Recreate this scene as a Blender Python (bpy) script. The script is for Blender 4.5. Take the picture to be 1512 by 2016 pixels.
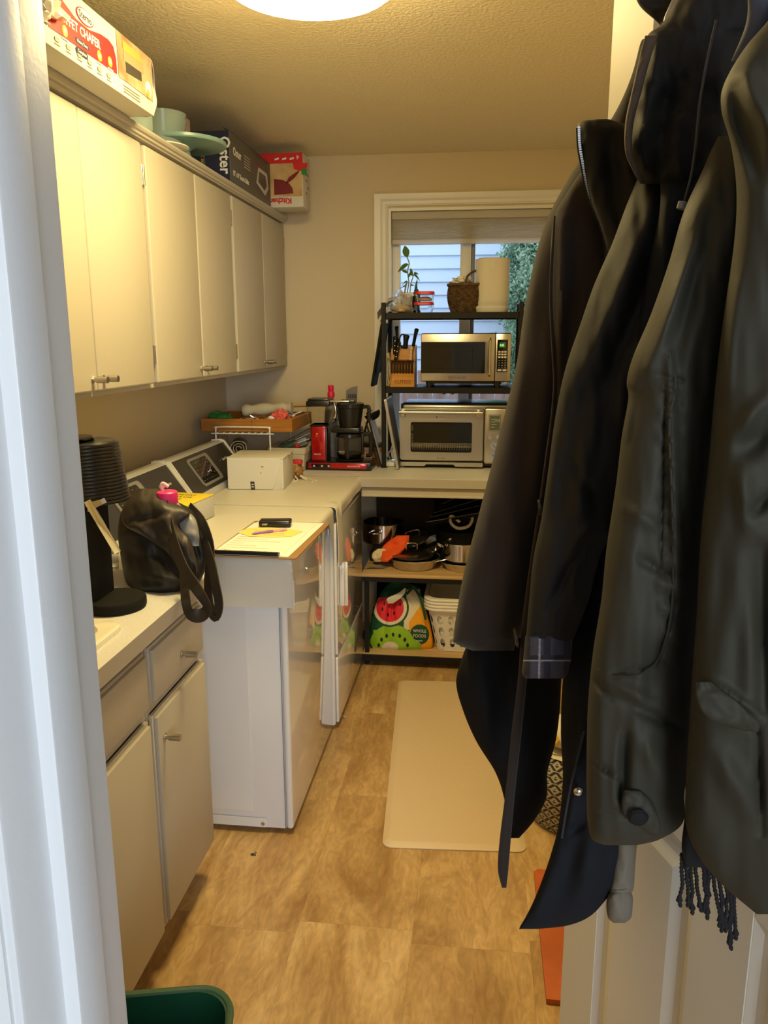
import bpy, bmesh, math, random
import numpy as np
from mathutils import Vector, Matrix, noise
random.seed(4)
PI = math.pi
for o in list(bpy.data.objects): bpy.data.objects.remove(o)
S = bpy.context.scene
COL = S.collection
# ------------------------------------------------------------------ camera
F, YAW, PITCH, ROLL, CX, CZ = 1560.0, 0.120513, 0.214165, -0.0019525, 1.337, 1.52
_cy, _sy, _cp, _sp = math.cos(YAW), math.sin(YAW), math.cos(PITCH), math.sin(PITCH)
Wv = Vector((-_sy*_cp, _cy*_cp, -_sp)); _r = Vector((_cy, _sy, 0)); _u = _r.cross(Wv)
Rv = math.cos(ROLL)*_r + math.sin(ROLL)*_u; Uv = math.cos(ROLL)*_u - math.sin(ROLL)*_r
CAM = Vector((CX, 0, CZ))
cd = bpy.data.cameras.new('camera'); cam = bpy.data.objects.new('camera', cd); COL.objects.link(cam)
cd.sensor_fit = 'VERTICAL'; cd.sensor_height = 24; cd.lens = F/2016*24; cd.clip_start = 0.02
cam.matrix_world = Matrix(((Rv.x, Uv.x, -Wv.x, CAM.x), (Rv.y, Uv.y, -Wv.y, CAM.y), (Rv.z, Uv.z, -Wv.z, CAM.z), (0, 0, 0, 1)))
S.camera = cam
# ------------------------------------------------------------------ world, light, exposure
S.view_settings.view_transform = 'Standard'; S.view_settings.look = 'None'; S.view_settings.gamma = 1
S.view_settings.use_curve_mapping = False; S.view_settings.exposure = 0.62
wd = bpy.data.worlds.new('overcast_sky'); S.world = wd; wd.use_nodes = True
bg = wd.node_tree.nodes['Background']; bg.inputs[0].default_value = (0.72, 0.87, 1.0, 1); bg.inputs[1].default_value = 1.45
LAMP_STR = 42.0; LAMP_COL = (1.0, 0.76, 0.32)
def area(name, loc, target, sx, sy, power, col):
    l = bpy.data.lights.new(name, 'AREA'); l.shape = 'RECTANGLE'; l.size = sx; l.size_y = sy; l.energy = power; l.color = col
    o = bpy.data.objects.new(name, l); COL.objects.link(o); o.location = loc
    o.rotation_euler = (Vector(target)-Vector(loc)).to_track_quat('-Z', 'Y').to_euler(); return o
area('unseen_hall_daylight', (2.35, -2.85, 1.45), (1.25, 0.6, 1.15), 1.3, 1.7, 66, (0.84, 0.92, 1.0))  # unseen source standing in for hall daylight; the hall has no window

# ------------------------------------------------------------------ materials
def lin(h):
    h = h.lstrip('#'); v = [int(h[i:i+2], 16)/255 for i in (0, 2, 4)]
    return tuple((x/12.92 if x <= .04045 else ((x+.055)/1.055)**2.4) for x in v)
MATS = {}
def mat(name, col, rough=.5, metal=0, bump=None, vary=None, trans=0, ior=1.45, alpha=1, emit=0, spec=.5, sheen=0, coat=0, ecol=None):
    if name in MATS: return MATS[name]
    if isinstance(col, str): col = lin(col)
    m = bpy.data.materials.new(name); m.use_nodes = True; nt = m.node_tree; b = nt.nodes['Principled BSDF']
    b.inputs['Base Color'].default_value = (*col, 1); b.inputs['Roughness'].default_value = rough; b.inputs['Metallic'].default_value = metal
    b.inputs['IOR'].default_value = ior; b.inputs['Transmission Weight'].default_value = trans; b.inputs['Alpha'].default_value = alpha
    b.inputs['Specular IOR Level'].default_value = spec; b.inputs['Sheen Weight'].default_value = sheen; b.inputs['Coat Weight'].default_value = coat
    if emit: b.inputs['Emission Color'].default_value = (*(ecol or col), 1); b.inputs['Emission Strength'].default_value = emit
    tc = None
    def coords(scale, stretch=(1, 1, 1)):
        tc = nt.nodes.new('ShaderNodeTexCoord'); mp = nt.nodes.new('ShaderNodeMapping'); mp.inputs['Scale'].default_value = stretch
        nt.links.new(tc.outputs['Object'], mp.inputs[0]); n = nt.nodes.new('ShaderNodeTexNoise'); n.inputs['Scale'].default_value = scale
        n.inputs['Detail'].default_value = 5; nt.links.new(mp.outputs[0], n.inputs['Vector']); return n
    if bump:                                             # (scale, strength, distance, stretch)
        n = coords(bump[0], bump[3] if len(bump) > 3 else (1, 1, 1)); bp = nt.nodes.new('ShaderNodeBump')
        bp.inputs['Strength'].default_value = bump[1]; bp.inputs['Distance'].default_value = bump[2]
        nt.links.new(n.outputs[0], bp.inputs['Height']); nt.links.new(bp.outputs[0], b.inputs['Normal'])
    if vary:                                             # (scale, colour2, contrast lo, hi, stretch)
        n = coords(vary[0], vary[4] if len(vary) > 4 else (1, 1, 1)); r = nt.nodes.new('ShaderNodeMapRange')
        r.inputs['From Min'].default_value = vary[2]; r.inputs['From Max'].default_value = vary[3]; nt.links.new(n.outputs[0], r.inputs['Value'])
        mx = nt.nodes.new('ShaderNodeMix'); mx.data_type = 'RGBA'; c2 = lin(vary[1]) if isinstance(vary[1], str) else vary[1]
        mx.inputs['A'].default_value = (*col, 1); mx.inputs['B'].default_value = (*c2, 1)
        nt.links.new(r.outputs[0], mx.inputs['Factor']); nt.links.new(mx.outputs['Result'], b.inputs['Base Color'])
    MATS[name] = m; return m
M = dict(
 wall=mat('wall_paint', (.64, .55, .39), .6, bump=(90, .25, .002)),
 ceiling=mat('textured_ceiling', (.84, .75, .54), .75, bump=(85, 1, .005)),
 trim=mat('white_trim_paint', (.80, .80, .79), .35), jambp=mat('jamb_paint', (.66, .68, .71), .4, bump=(300, .1, .001)),
 cab=mat('cabinet_paint', (.50, .465, .39), .5, spec=.25, bump=(30, .08, .001)),
 cabin=mat('cabinet_inside', (.25, .22, .18), .7),
 lam=mat('counter_laminate', (.68, .68, .68), .38, vary=(220, (.55, .55, .56), .45, .75)),
 lamedge=mat('counter_edge', (.43, .40, .36), .4), seam=mat('dark_seam', (.06, .05, .05), .6),
 enamel=mat('white_enamel', (.74, .75, .77), .06, coat=1), enamelside=mat('white_enamel_side', (.74, .75, .77), .3),
 sil=mat('silicone_mat', (.74, .72, .64), .42, trans=.12, bump=(60, .05, .001)),
 black=mat('black_plastic', (.012, .012, .013), .25), blackm=mat('black_matte', (.010, .010, .010), .75, spec=.2), cordg=mat('drawcord_grey', (.06, .06, .06), .8), blackg=mat('black_gloss', (.01, .01, .012), .06),
 blackmetal=mat('black_powder_metal', (.009, .008, .008), .5, spec=.3),
 grey=mat('grey_plastic', (.22, .22, .22), .4), lgrey=mat('light_grey_plastic', (.55, .55, .55), .4), console=mat('console_charcoal', (.032, .030, .027), .35),
 chrome=mat('chrome', (.75, .75, .76), .12, 1), steel=mat('brushed_steel', (.55, .53, .50), .3, 1, bump=(60, .1, .0005, (.05, 1, 8))),
 steeld=mat('dark_steel', (.28, .28, .28), .3, 1), nickel=mat('brushed_nickel', (.50, .48, .44), .3, 1),
 white=mat('white_plastic', (.80, .80, .78), .4), cream=mat('cream_enamel', (.80, .77, .66), .15), card=mat('white_cardboard', (.60, .58, .51), .7, bump=(20, .1, .001)),
 paper=mat('paper', (.80, .79, .74), .8), yel=mat('yellow_print', (.85, .66, .05), .6), yelnote=mat('yellow_paper', (.80, .68, .20), .8),
 red=mat('red_metallic', (.42, .006, .008), .2, .35, coat=.6), redp=mat('red_print', (.50, .02, .02), .5), redlid=mat('red_lid', (.75, .03, .03), .4),
 pink=mat('pink_cap', (.90, .03, .20), .4), purple=mat('purple_plastic', (.30, .12, .45), .4), ltpurple=mat('pale_bottle', (.32, .30, .45), .4),
 tote=mat('brown_black_nylon', (.028, .021, .015), .5, bump=(22, .5, .004)), toteb=mat('black_nylon', (.006, .0055, .005), .6, bump=(22, .4, .004)), polished=mat('polished_steel', (.60, .58, .55), .14, 1), clip=mat('hardboard', (.30, .17, .07), .6),
 bamboo=mat('bamboo', (.42, .18, .028), .35, vary=(6, (.33, .13, .02), .4, .6, (1, 6, 20))), wood=mat('light_wood', (.58, .40, .20), .5, vary=(4, (.42, .27, .12), .4, .65, (.6, 8, 8))),
 knifew=mat('knife_block_wood', (.55, .27, .05), .4, vary=(5, (.43, .19, .03), .4, .6, (1, 1, 8))), handlew=mat('pale_handle', (.72, .50, .36), .5),
 wicker=mat('wicker', (.15, .09, .045), .7, vary=(60, (.07, .04, .02), .4, .6)), teal=mat('teal_ceramic', (.24, .40, .36), .25), tealglass=mat('teal_glass', (.55, .70, .68), .15, trans=.6),
 glass=mat('clear_glass', (.95, .97, .97), .02, trans=1, ior=1.25), smoke=mat('smoked_plastic', (.93, .91, .89), .02, trans=1, ior=1.04), tankp=mat('tank_plastic', (.93, .91, .88), .06, trans=1, ior=1.06),
 darkglass=mat('dark_glass', (.012, .011, .010), .05), pane=mat('window_glass', (1, 1, 1), 0, trans=1, ior=1.01), coffee=mat('coffee', (.012, .006, .003), .1),
 bag=mat('thin_film', (.90, .90, .92), .12, trans=.85, ior=1.08), linen=mat('linen', (.50, .46, .36), .85, bump=(150, .3, .001)), clothw=mat('rolled_cloth', (.45, .42, .33), .85, bump=(60, .3, .002)),
 leaf=mat('leaf_green', (.10, .22, .04), .45), stem=mat('stem', (.30, .30, .10), .5), pot=mat('white_pot', (.80, .80, .82), .4), bronze=mat('dark_bronze', (.045, .040, .035), .5),
 matbeige=mat('kitchen_mat', (.64, .50, .32), .5, bump=(60, .35, .003)), navyprint=mat('navy_print', (.010, .015, .055), .5), greyprint=mat('grey_print', (.09, .09, .085), .45),
 photo=mat('photo_print', (.24, .13, .07), .5, vary=(12, (.42, .30, .18), .4, .6)), whiteink=mat('white_ink', (.75, .74, .70), .6), greyink=mat('grey_ink', (.25, .24, .22), .6), goldink=mat('gold_ink', (.80, .42, .04), .5),
 redink=mat('red_ink', (.60, .015, .015), .5), darkink=mat('dark_ink', (.03, .03, .03), .5), brownink=mat('brown_ink', (.20, .07, .02), .5),
 foil=mat('crumpled_white_film', (.72, .70, .66), .18, trans=.3), orange=mat('orange_mitt', (.85, .10, .012), .7), cream2=mat('cream_cloth', (.70, .60, .38), .85),
 greenbin=mat('green_bin_plastic', (.006, .055, .030), .35), terracotta=mat('terracotta_board', (.52, .13, .035), .5, vary=(5, (.40, .09, .02), .4, .6)),
 kraft=mat('kraft', (.36, .20, .08), .7), rope=mat('yellow_rope', (.72, .50, .05), .7), palestrap=mat('pale_strap', (.62, .60, .50), .6), grn=mat('green_plastic', (.03, .22, .05), .4),
 tgreen=mat('tote_dark_green', (.012, .075, .035), .6), tlime=mat('tote_lime', (.28, .52, .02), .6), twhite=mat('tote_cream', (.72, .66, .48), .6), tred=mat('tote_red', (.72, .015, .03), .6), tyel=mat('tote_yellow', (.85, .38, .01), .6), tblack=mat('tote_seed_black', (.01, .012, .01), .6),
 siding=mat('blue_grey_siding', (.52, .62, .80), .7, bump=(14, .2, .004, (1, 1, 6))), fencew=mat('weathered_fence', (.33, .22, .20), .8, vary=(4, (.22, .14, .12), .4, .6, (3, 3, .4))),
 foliage=mat('outdoor_foliage', (.36, .50, .36), .7, vary=(3, (.16, .28, .18), .4, .6)), bark=mat('bark', (.10, .07, .05), .9), soil=mat('garden_ground', (.12, .10, .07), .95),
 shade=mat('shade_fabric', (.82, .78, .70), .8, trans=.45), lcd=mat('lcd', (.10, .13, .11), .2), greenled=mat('green_led', (.1, .8, .15), .4, emit=1.6),
 diffuser=mat('lamp_diffuser', (1, .9, .7), .5, emit=LAMP_STR, ecol=LAMP_COL), rim=mat('lamp_rim', (.03, .02, .016), .4, .6),
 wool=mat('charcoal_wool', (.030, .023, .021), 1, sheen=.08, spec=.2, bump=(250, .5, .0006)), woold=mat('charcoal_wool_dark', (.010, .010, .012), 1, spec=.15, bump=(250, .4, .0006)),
 navy=mat('navy_cotton', (.010, .012, .017), .85, spec=.2, bump=(60, .25, .002)), navy2=mat('navy_shell', (.015, .015, .016), .75, spec=.3, bump=(40, .3, .002)),
 olive=mat('olive_waxed_cotton', (.036, .034, .025), .68, spec=.3, bump=(160, .5, .0005)), oliveb=mat('olive_body_cotton', (.032, .030, .021), .7, spec=.3, bump=(160, .5, .0005)), hoodm=mat('hood_shell', (.012, .012, .013), .75, spec=.25, bump=(30, .4, .004)),
 hoodie=mat('grey_fleece', (.16, .145, .115), .95, bump=(200, .5, .001)), scarf=mat('black_scarf', (.008, .008, .010), .9), plaidlight=mat('plaid_line', (.30, .30, .36), .8), plaid=mat('plaid_cloth', (.060, .062, .095), .8), plaidd=mat('plaid_dark', (.022, .024, .045), .8),
 silver=mat('reflective_strap', (.55, .58, .62), .4), denim=mat('pale_blue_cloth', (.055, .06, .09), .8), camo=mat('olive_hood_lining', (.055, .038, .026), .8),
 sandw=mat('pale_knit', (.62, .58, .46), .8), zebra=mat('pouf_dark', (.035, .032, .035), .8), zebraw=mat('pouf_light', (.46, .46, .40), .8), doorp=mat('door_paint', (.66, .64, .59), .45, spec=.3),
)
# floor tile material: vinyl with marbled diagonal grain
def floor_mat():
    m = bpy.data.materials.new('vinyl_tile'); m.use_nodes = True; nt = m.node_tree; N = nt.nodes; Lk = nt.links; b = N['Principled BSDF']
    g = N.new('ShaderNodeNewGeometry'); oi = N.new('ShaderNodeObjectInfo'); mp = N.new('ShaderNodeMapping'); mp.inputs['Rotation'].default_value = (0, 0, .35); mp.inputs['Scale'].default_value = (3.4, 1.1, 1)
    ad = N.new('ShaderNodeVectorMath'); ad.operation = 'MULTIPLY_ADD'; ad.inputs[1].default_value = (7, 5, 3)
    cmb = N.new('ShaderNodeCombineXYZ'); Lk.new(oi.outputs['Random'], cmb.inputs[0]); Lk.new(oi.outputs['Random'], cmb.inputs[1])
    Lk.new(cmb.outputs[0], ad.inputs[0]); Lk.new(g.outputs['Position'], ad.inputs[2]); Lk.new(ad.outputs[0], mp.inputs[0])
    n = N.new('ShaderNodeTexNoise'); n.inputs['Scale'].default_value = 1.7; n.inputs['Detail'].default_value = 8; n.inputs['Roughness'].default_value = .62; n.inputs['Distortion'].default_value = 1.1
    Lk.new(mp.outputs[0], n.inputs['Vector']); cr = N.new('ShaderNodeValToRGB'); e = cr.color_ramp.elements
    e[0].position = .32; e[0].color = (.32, .18, .065, 1); e[1].position = .68; e[1].color = (.62, .43, .21, 1)
    x = e.new(.48); x.color = (.46, .29, .12, 1); x = e.new(.56); x.color = (.54, .355, .155, 1)
    Lk.new(n.outputs[0], cr.inputs[0]); n2 = N.new('ShaderNodeTexNoise'); n2.inputs['Scale'].default_value = 11; n2.inputs['Detail'].default_value = 6; n2.inputs['Distortion'].default_value = 2
    Lk.new(mp.outputs[0], n2.inputs['Vector']); mr = N.new('ShaderNodeMapRange'); mr.inputs['From Min'].default_value = .35; mr.inputs['From Max'].default_value = .7; mr.inputs['To Min'].default_value = .84; mr.inputs['To Max'].default_value = 1.14
    Lk.new(n2.outputs[0], mr.inputs[0]); hs = N.new('ShaderNodeVectorMath'); hs.operation = 'SCALE'; Lk.new(cr.outputs[0], hs.inputs[0]); Lk.new(mr.outputs[0], hs.inputs['Scale']); Lk.new(hs.outputs[0], b.inputs['Base Color'])
    b.inputs['Roughness'].default_value = .42; bp = N.new('ShaderNodeBump'); bp.inputs['Strength'].default_value = .25; bp.inputs['Distance'].default_value = .001; Lk.new(n2.outputs[0], bp.inputs['Height']); Lk.new(bp.outputs[0], b.inputs['Normal'])
    return m
M['floor'] = floor_mat()

# ------------------------------------------------------------------ helpers
class MB:
    """collects shapes in a local frame, then builds ONE mesh object"""
    def __init__(s): s.bm = bmesh.new(); s.smooth = True
    def box(s, x0, x1, y0, y1, z0, z1, r=0, seg=2, rot=None, mi=0):
        b2 = bmesh.new(); v = [b2.verts.new((x, y, z)) for x in (x0, x1) for y in (y0, y1) for z in (z0, z1)]
        for f in ((0, 1, 3, 2), (4, 6, 7, 5), (0, 4, 5, 1), (2, 3, 7, 6), (0, 2, 6, 4), (1, 5, 7, 3)): b2.faces.new([v[i] for i in f])
        if r > 0: bmesh.ops.bevel(b2, geom=b2.edges[:], offset=r, segments=seg, affect='EDGES', profile=.5)
        if rot is not None: bmesh.ops.transform(b2, matrix=rot, verts=b2.verts)
        s._join(b2, mi); return s
    def _join(s, b2, mi=0):
        mp = {v: s.bm.verts.new(v.co) for v in b2.verts}
        for f in b2.faces:
            try: nf = s.bm.faces.new([mp[v] for v in f.verts]); nf.material_index = mi
            except ValueError: pass
        b2.free()
    def tube(s, pts, r, n=8, closed=False, mi=0, flat=1.0):
        pts = [Vector(p) for p in pts]; rings = []; m = len(pts)
        rs = r if isinstance(r, (list, tuple)) else [r]*m; up = None
        for i, p in enumerate(pts):
            t = (pts[(i+1) % m]-pts[i-1]) if closed else (pts[min(i+1, m-1)]-pts[max(i-1, 0)])
            if t.length < 1e-9: t = Vector((0, 0, 1))
            t.normalize()
            if up is None: up = Vector((0, 0, 1)) if abs(t.z) < .9 else Vector((0, 1, 0))
            a = t.cross(up)
            if a.length < 1e-4: a = t.cross(Vector((1, 0, 0)))
            a.normalize(); b = a.cross(t); up = b
            rings.append([s.bm.verts.new(p+a*math.cos(2*PI*k/n)*rs[i]+b*math.sin(2*PI*k/n)*rs[i]*flat) for k in range(n)])
        for i in range(m if closed else m-1):
            A, B = rings[i], rings[(i+1) % m]
            for k in range(n): f = s.bm.faces.new((A[k], A[(k+1) % n], B[(k+1) % n], B[k])); f.material_index = mi
        if not closed:
            for R_ in (rings[0], rings[-1]):
                try: f = s.bm.faces.new(R_); f.material_index = mi
                except ValueError: pass
        return s
    def lathe(s, prof, c=(0, 0, 0), n=32, sx=1, sy=1, mi=0, rot=None, cap=True):
        rings = []; c = Vector(c)
        for r, z in prof:
            ring = []
            for k in range(n):
                v = Vector((max(r, 1e-5)*sx*math.cos(2*PI*k/n), max(r, 1e-5)*sy*math.sin(2*PI*k/n), z))
                if rot is not None: v = rot @ v
                ring.append(s.bm.verts.new(v+c))
            rings.append(ring)
        for A, B in zip(rings, rings[1:]):
            for k in range(n): f = s.bm.faces.new((A[k], A[(k+1) % n], B[(k+1) % n], B[k])); f.material_index = mi
        if cap:
            for R_ in (rings[0], rings[-1]):
                f = s.bm.faces.new(R_); f.material_index = mi
        return s
    def cyl(s, p0, p1, r, n=20, r2=None, mi=0):
        return s.tube([p0, p1], [r, r if r2 is None else r2], n, mi=mi)
    def prism(s, poly, O, U, V, t, mi=0):
        """polygon in the (U,V) plane at O, thickness t along U x V"""
        O, U, V = Vector(O), Vector(U), Vector(V); Nn = U.cross(V).normalized()
        a = [s.bm.verts.new(O+U*x+V*y) for x, y in poly]; b = [s.bm.verts.new(O+U*x+V*y+Nn*t) for x, y in poly]; n = len(poly)
        for fs in ([a[::-1], b] + [[a[i], a[(i+1) % n], b[(i+1) % n], b[i]] for i in range(n)]):
            try: f = s.bm.faces.new(fs); f.material_index = mi
            except ValueError: pass
        return s
    def grid(s, fn, nu, nv, thick=0, mi=None, closed_u=False):
        """surface fn(u,v) with u,v in 0..1"""
        G = [[s.bm.verts.new(fn(i/nu, j/nv)) for i in range(nu if closed_u else nu+1)] for j in range(nv+1)]
        fs = []
        for j in range(nv):
            for i in range(nu):
                a, b = G[j][i], G[j][(i+1) % len(G[j])]; c, d = G[j+1][(i+1) % len(G[j])], G[j+1][i]
                f = s.bm.faces.new((a, b, c, d)); fs.append(f)
                if mi: f.material_index = mi((i+.5)/nu, (j+.5)/nv)
        if thick:
            bmesh.ops.recalc_face_normals(s.bm, faces=fs); bmesh.ops.solidify(s.bm, geom=fs, thickness=thick)
        return s
    def xf(s, m): bmesh.ops.transform(s.bm, matrix=m, verts=s.bm.verts); return s
    def build(s, name, m, parent=None, loc=None, rz=0, smooth=True, angle=35):
        bmesh.ops.recalc_face_normals(s.bm, faces=s.bm.faces[:])
        me = bpy.data.meshes.new(name); s.bm.to_mesh(me); s.bm.free()
        for q in (m if isinstance(m, (list, tuple)) else [m]): me.materials.append(M[q] if isinstance(q, str) else q)
        if smooth: me.shade_smooth(); me.set_sharp_from_angle(angle=math.radians(angle))
        o = bpy.data.objects.new(name, me); COL.objects.link(o)
        if parent: o.parent = parent
        if loc is not None: o.location = loc; o.rotation_euler = (0, 0, rz)
        return o
def tag(o, label, cat, group=None):
    o['label'] = label; o['category'] = cat
    if group: o['group'] = group
    return o
def thing(name, label, cat, loc=(0, 0, 0), rz=0, group=None, rot=None):
    o = bpy.data.objects.new(name, None); o.empty_display_size = .05; COL.objects.link(o); o.location = loc; o.rotation_euler = rot if rot else (0, 0, rz)
    return tag(o, label, cat, group)
def struct(o): o['kind'] = 'structure'; return o
def rm(axis, deg, c=(0, 0, 0)):
    return Matrix.Translation(c) @ Matrix.Rotation(math.radians(deg), 4, axis) @ Matrix.Translation(-Vector(c))
def catmull(P, n):
    P = [Vector(p) for p in P]; out = []; Q = [2*P[0]-P[1]]+P+[2*P[-1]-P[-2]]; k = len(P)-1
    for i in range(n+1):
        t = i/n*k; j = min(int(t), k-1); t -= j; a, b, c, d = Q[j:j+4]
        out.append(.5*((2*b)+(c-a)*t+(2*a-5*b+4*c-d)*t*t+(3*b-a-3*c+d)*t**3))
    return out
def text(name, body, size, O, U, V, m, parent, t=.0006, align='LEFT', squash=1.0, bold=0):
    """lettering in the (U,V) plane at O, in the parent's frame"""
    c = bpy.data.curves.new(name, 'FONT'); c.body = body; c.size = size; c.extrude = t/2; c.align_x = align; c.resolution_u = 2; c.offset = bold
    o = bpy.data.objects.new(name+'_tmp', c); COL.objects.link(o)
    dg = bpy.context.evaluated_depsgraph_get(); me = bpy.data.meshes.new_from_object(o.evaluated_get(dg)); bpy.data.objects.remove(o)
    U, V = Vector(U).normalized(), Vector(V).normalized(); Nn = U.cross(V); O = Vector(O)
    me.transform(Matrix(((U.x*squash, V.x, Nn.x, O.x), (U.y*squash, V.y, Nn.y, O.y), (U.z*squash, V.z, Nn.z, O.z), (0, 0, 0, 1))))
    me.materials.clear(); me.materials.append(M[m]); q = bpy.data.objects.new(name, me); COL.objects.link(q); q.parent = parent; return q
def ray(px, py): return Wv+Rv*((px-756)/F)-Uv*((py-1008)/F)
def at(px, py, y): d = ray(px, py); return CAM+d*(y/d.y)
def atz(px, py, z): d = ray(px, py); return CAM+d*((z-CZ)/d.z)
def atx(px, py, x): d = ray(px, py); return CAM+d*((x-CX)/d.x)
def rr(w, h, r, n=5):
    """rounded rectangle outline centred at 0"""
    out = []
    for cx, cy, a0 in ((w/2-r, h/2-r, 0), (-w/2+r, h/2-r, 90), (-w/2+r, -h/2+r, 180), (w/2-r, -h/2+r, 270)):
        for k in range(n+1): a = math.radians(a0+90*k/n); out.append((cx+r*math.cos(a), cy+r*math.sin(a)))
    return out
def circ(r, n=24, cx=0, cy=0, ry=None): return [(cx+r*math.cos(2*PI*k/n), cy+(ry or r)*math.sin(2*PI*k/n)) for k in range(n)]
X, Y, Z = Vector((1, 0, 0)), Vector((0, 1, 0)), Vector((0, 0, 1))

# ================================================================== SETTING
YB, XR, ZC = 4.102, 2.10, 2.40
YD0, YD1 = .36, .47            # doorway wall (hall side, room side)
OX0, OX1, OZ0, OZ1 = .866, 1.700, 1.0, 2.150     # window opening
struct(MB().box(-.12, 0, YD0, YB+.14, 0, ZC).build('wall_left', 'wall'))
struct(MB().box(XR, XR+.12, YD0, YB+.14, 0, ZC).build('wall_right', 'wall'))
w = MB(); w.box(0, OX0, YB, YB+.14, 0, ZC).box(OX1, XR, YB, YB+.14, 0, ZC).box(OX0, OX1, YB, YB+.14, 0, OZ0).box(OX0, OX1, YB, YB+.14, OZ1, ZC)
struct(w.build('wall_back', 'wall'))
JX = 1.086; HX = 1.775
w = MB(); w.box(-.12, JX-.02, YD0, YD1, 0, ZC).box(HX+.02, XR, YD0, YD1, 0, ZC).box(JX-.02, HX+.02, YD0, YD1, 2.06, ZC)
struct(w.build('wall_front', 'wall'))
struct(MB().box(-.12, XR+.12, -.0, YB+.14, ZC, ZC+.1).build('ceiling', 'ceiling'))
# hallway shell behind the camera, closed at the far end
fl = struct(MB().box(-1.6, 3.2, -3.0, YB+.14, -.12, -.006).build('floor', 'seam'))
k = 0
for i in range(-6, 8):
    x0 = 1.193+i*.304
    for j in range(-8, 9):
        y0 = 1.80+j*.61-(.045 if i % 2 == 0 else 0)
        xa, xb, ya, yb = max(x0, -.0), min(x0+.304, XR), max(y0, YD0-.6), min(y0+.61, YB)
        if xb-xa < .02 or yb-ya < .02: continue
        MB().box(xa+.0001, xb-.0001, ya+.0001, yb-.0001, -.005, 0, r=.00025, seg=1).build('floor_tile', 'floor', fl); k += 1
struct(MB().box(-1.7, -1.6, -3.0, YD0, 0, ZC).box(3.2, 3.3, -3.0, YD0, 0, ZC).build('wall_hall', 'trim'))
struct(MB().box(-1.7, 3.3, -3.0, 0.0, ZC, ZC+.1).build('ceiling_hall', 'trim'))
struct(MB().box(-1.7, 3.3, -3.1, -3.0, 0, ZC).build('wall_hall_blocker', 'wall'))  # unseen wall, added to keep sky light out of the hall
struct(MB().box(-1.6, -.12, YD0-.02, YD0, 0, ZC).box(XR+.12, 3.2, YD0-.02, YD0, 0, ZC).build('wall_hall_front', 'trim'))

# door jamb and hall casing (left side of the opening)
j = MB(); j.box(JX-.018, JX, YD0-.006, YD1+.004, 0, 2.05, r=.003); j.box(JX-.018, JX+.010, YD1-.075, YD1-.040, 0, 2.05, r=.002)
struct(j.build('trim_1', 'jambp'))
def casing(name, x0, sgn, y, z0=0, z1=2.1, mirror=False):
    # moulded casing: stepped profile in x, swept in z
    prof = [(0, 0), (.0, .008), (.006, .012), (.016, .012), (.020, .009), (.030, .009), (.040, .016), (.055, .019), (.060, .019), (.064, .012), (.064, 0)]
    m = MB(); a = [m.bm.verts.new((x0-sgn*px, y-py, z0)) for px, py in prof]; b = [m.bm.verts.new((x0-sgn*px, y-py, z1)) for px, py in prof]
    for q in range(len(prof)): m.bm.faces.new((a[q], a[(q+1) % len(prof)], b[(q+1) % len(prof)], b[q]))
    m.bm.faces.new(a); m.bm.faces.new(b); return struct(m.build(name, 'jambp', angle=20))
casing('trim_2', JX-.006, 1, YD0-.001)
casing('trim_3', HX+.006, -1, YD0-.001)
struct(MB().box(HX, HX+.018, YD0-.006, YD1+.004, 0, 2.05, r=.003).build('trim_4', 'jambp'))
struct(MB().box(JX-.018, HX+.018, YD0-.006, YD1+.004, 2.05, 2.068, r=.003).build('trim_5', 'jambp'))
sp = thing('strike_plate', 'nickel strike plate set into the white door jamb at left', 'strike plate', (JX, YD1-.02, 1.0))
MB().box(-.0008, .0015, -.018, .012, -.03, .03, r=.0005, seg=1).build('plate', 'nickel', sp)
MB().box(-.001, .006, .010, .022, -.02, .02, r=.002, seg=2).build('lip', 'nickel', sp)

# window
wn = thing('window_1', '', ''); del wn['label'], wn['category']; wn['kind'] = 'structure'
def wcasing(m, pts_in, pts_out, y):   # mitred moulding pieces on the back wall (front toward -y)
    prof = [(0, 0), (0, .012), (.10, .015), (.16, .010), (.40, .010), (.55, .018), (.9, .022), (1, .022), (1, 0)]
    (a0, a1), (b0, b1) = pts_in, pts_out; va = []; vb = []
    for t, d in prof:
        pa = Vector(a0).lerp(Vector(b0), t); pb = Vector(a1).lerp(Vector(b1), t)
        va.append(m.bm.verts.new((pa.x, y-d, pa.y))); vb.append(m.bm.verts.new((pb.x, y-d, pb.y)))
    n = len(prof)
    for q in range(n): m.bm.faces.new((va[q], va[(q+1) % n], vb[(q+1) % n], vb[q]))
    m.bm.faces.new(va); m.bm.faces.new(vb)
ix0, ix1, iz0, iz1 = OX0-.003, OX1+.003, OZ0-.003, OZ1+.010; cw = .066
ox0, ox1, oz1 = ix0-cw, ix1+cw, iz1+cw*.85
for nm, pi, po in (('casing', ((ix0, .92), (ix0, iz1)), ((ox0, .92), (ox0, oz1))), ('casing', ((ix0, iz1), (ix1, iz1)), ((ox0, oz1), (ox1, oz1))), ('casing', ((ix1, iz1), (ix1, .92)), ((ox1, oz1), (ox1, .92)))):
    m = MB(); wcasing(m, pi, po, YB); m.build('window_casing', 'trim', wn, angle=15)
m = MB(); m.box(OX0-.002, OX0+.012, YB-.002, YB+.13, OZ0, OZ1).box(OX1-.012, OX1+.002, YB-.002, YB+.13, OZ0, OZ1).box(OX0+.012, OX1-.012, YB-.002, YB+.13, OZ1-.012, OZ1+.002).box(OX0+.012, OX1-.012, YB-.015, YB+.13, OZ0-.02, OZ0+.006, r=.003)
m.build('window_reveal', 'trim', wn)
y0, y1 = YB+.055, YB+.11; a, b, c0, d0 = OX0+.012, OX1-.012, OZ0+.006, OZ1-.012
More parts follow.
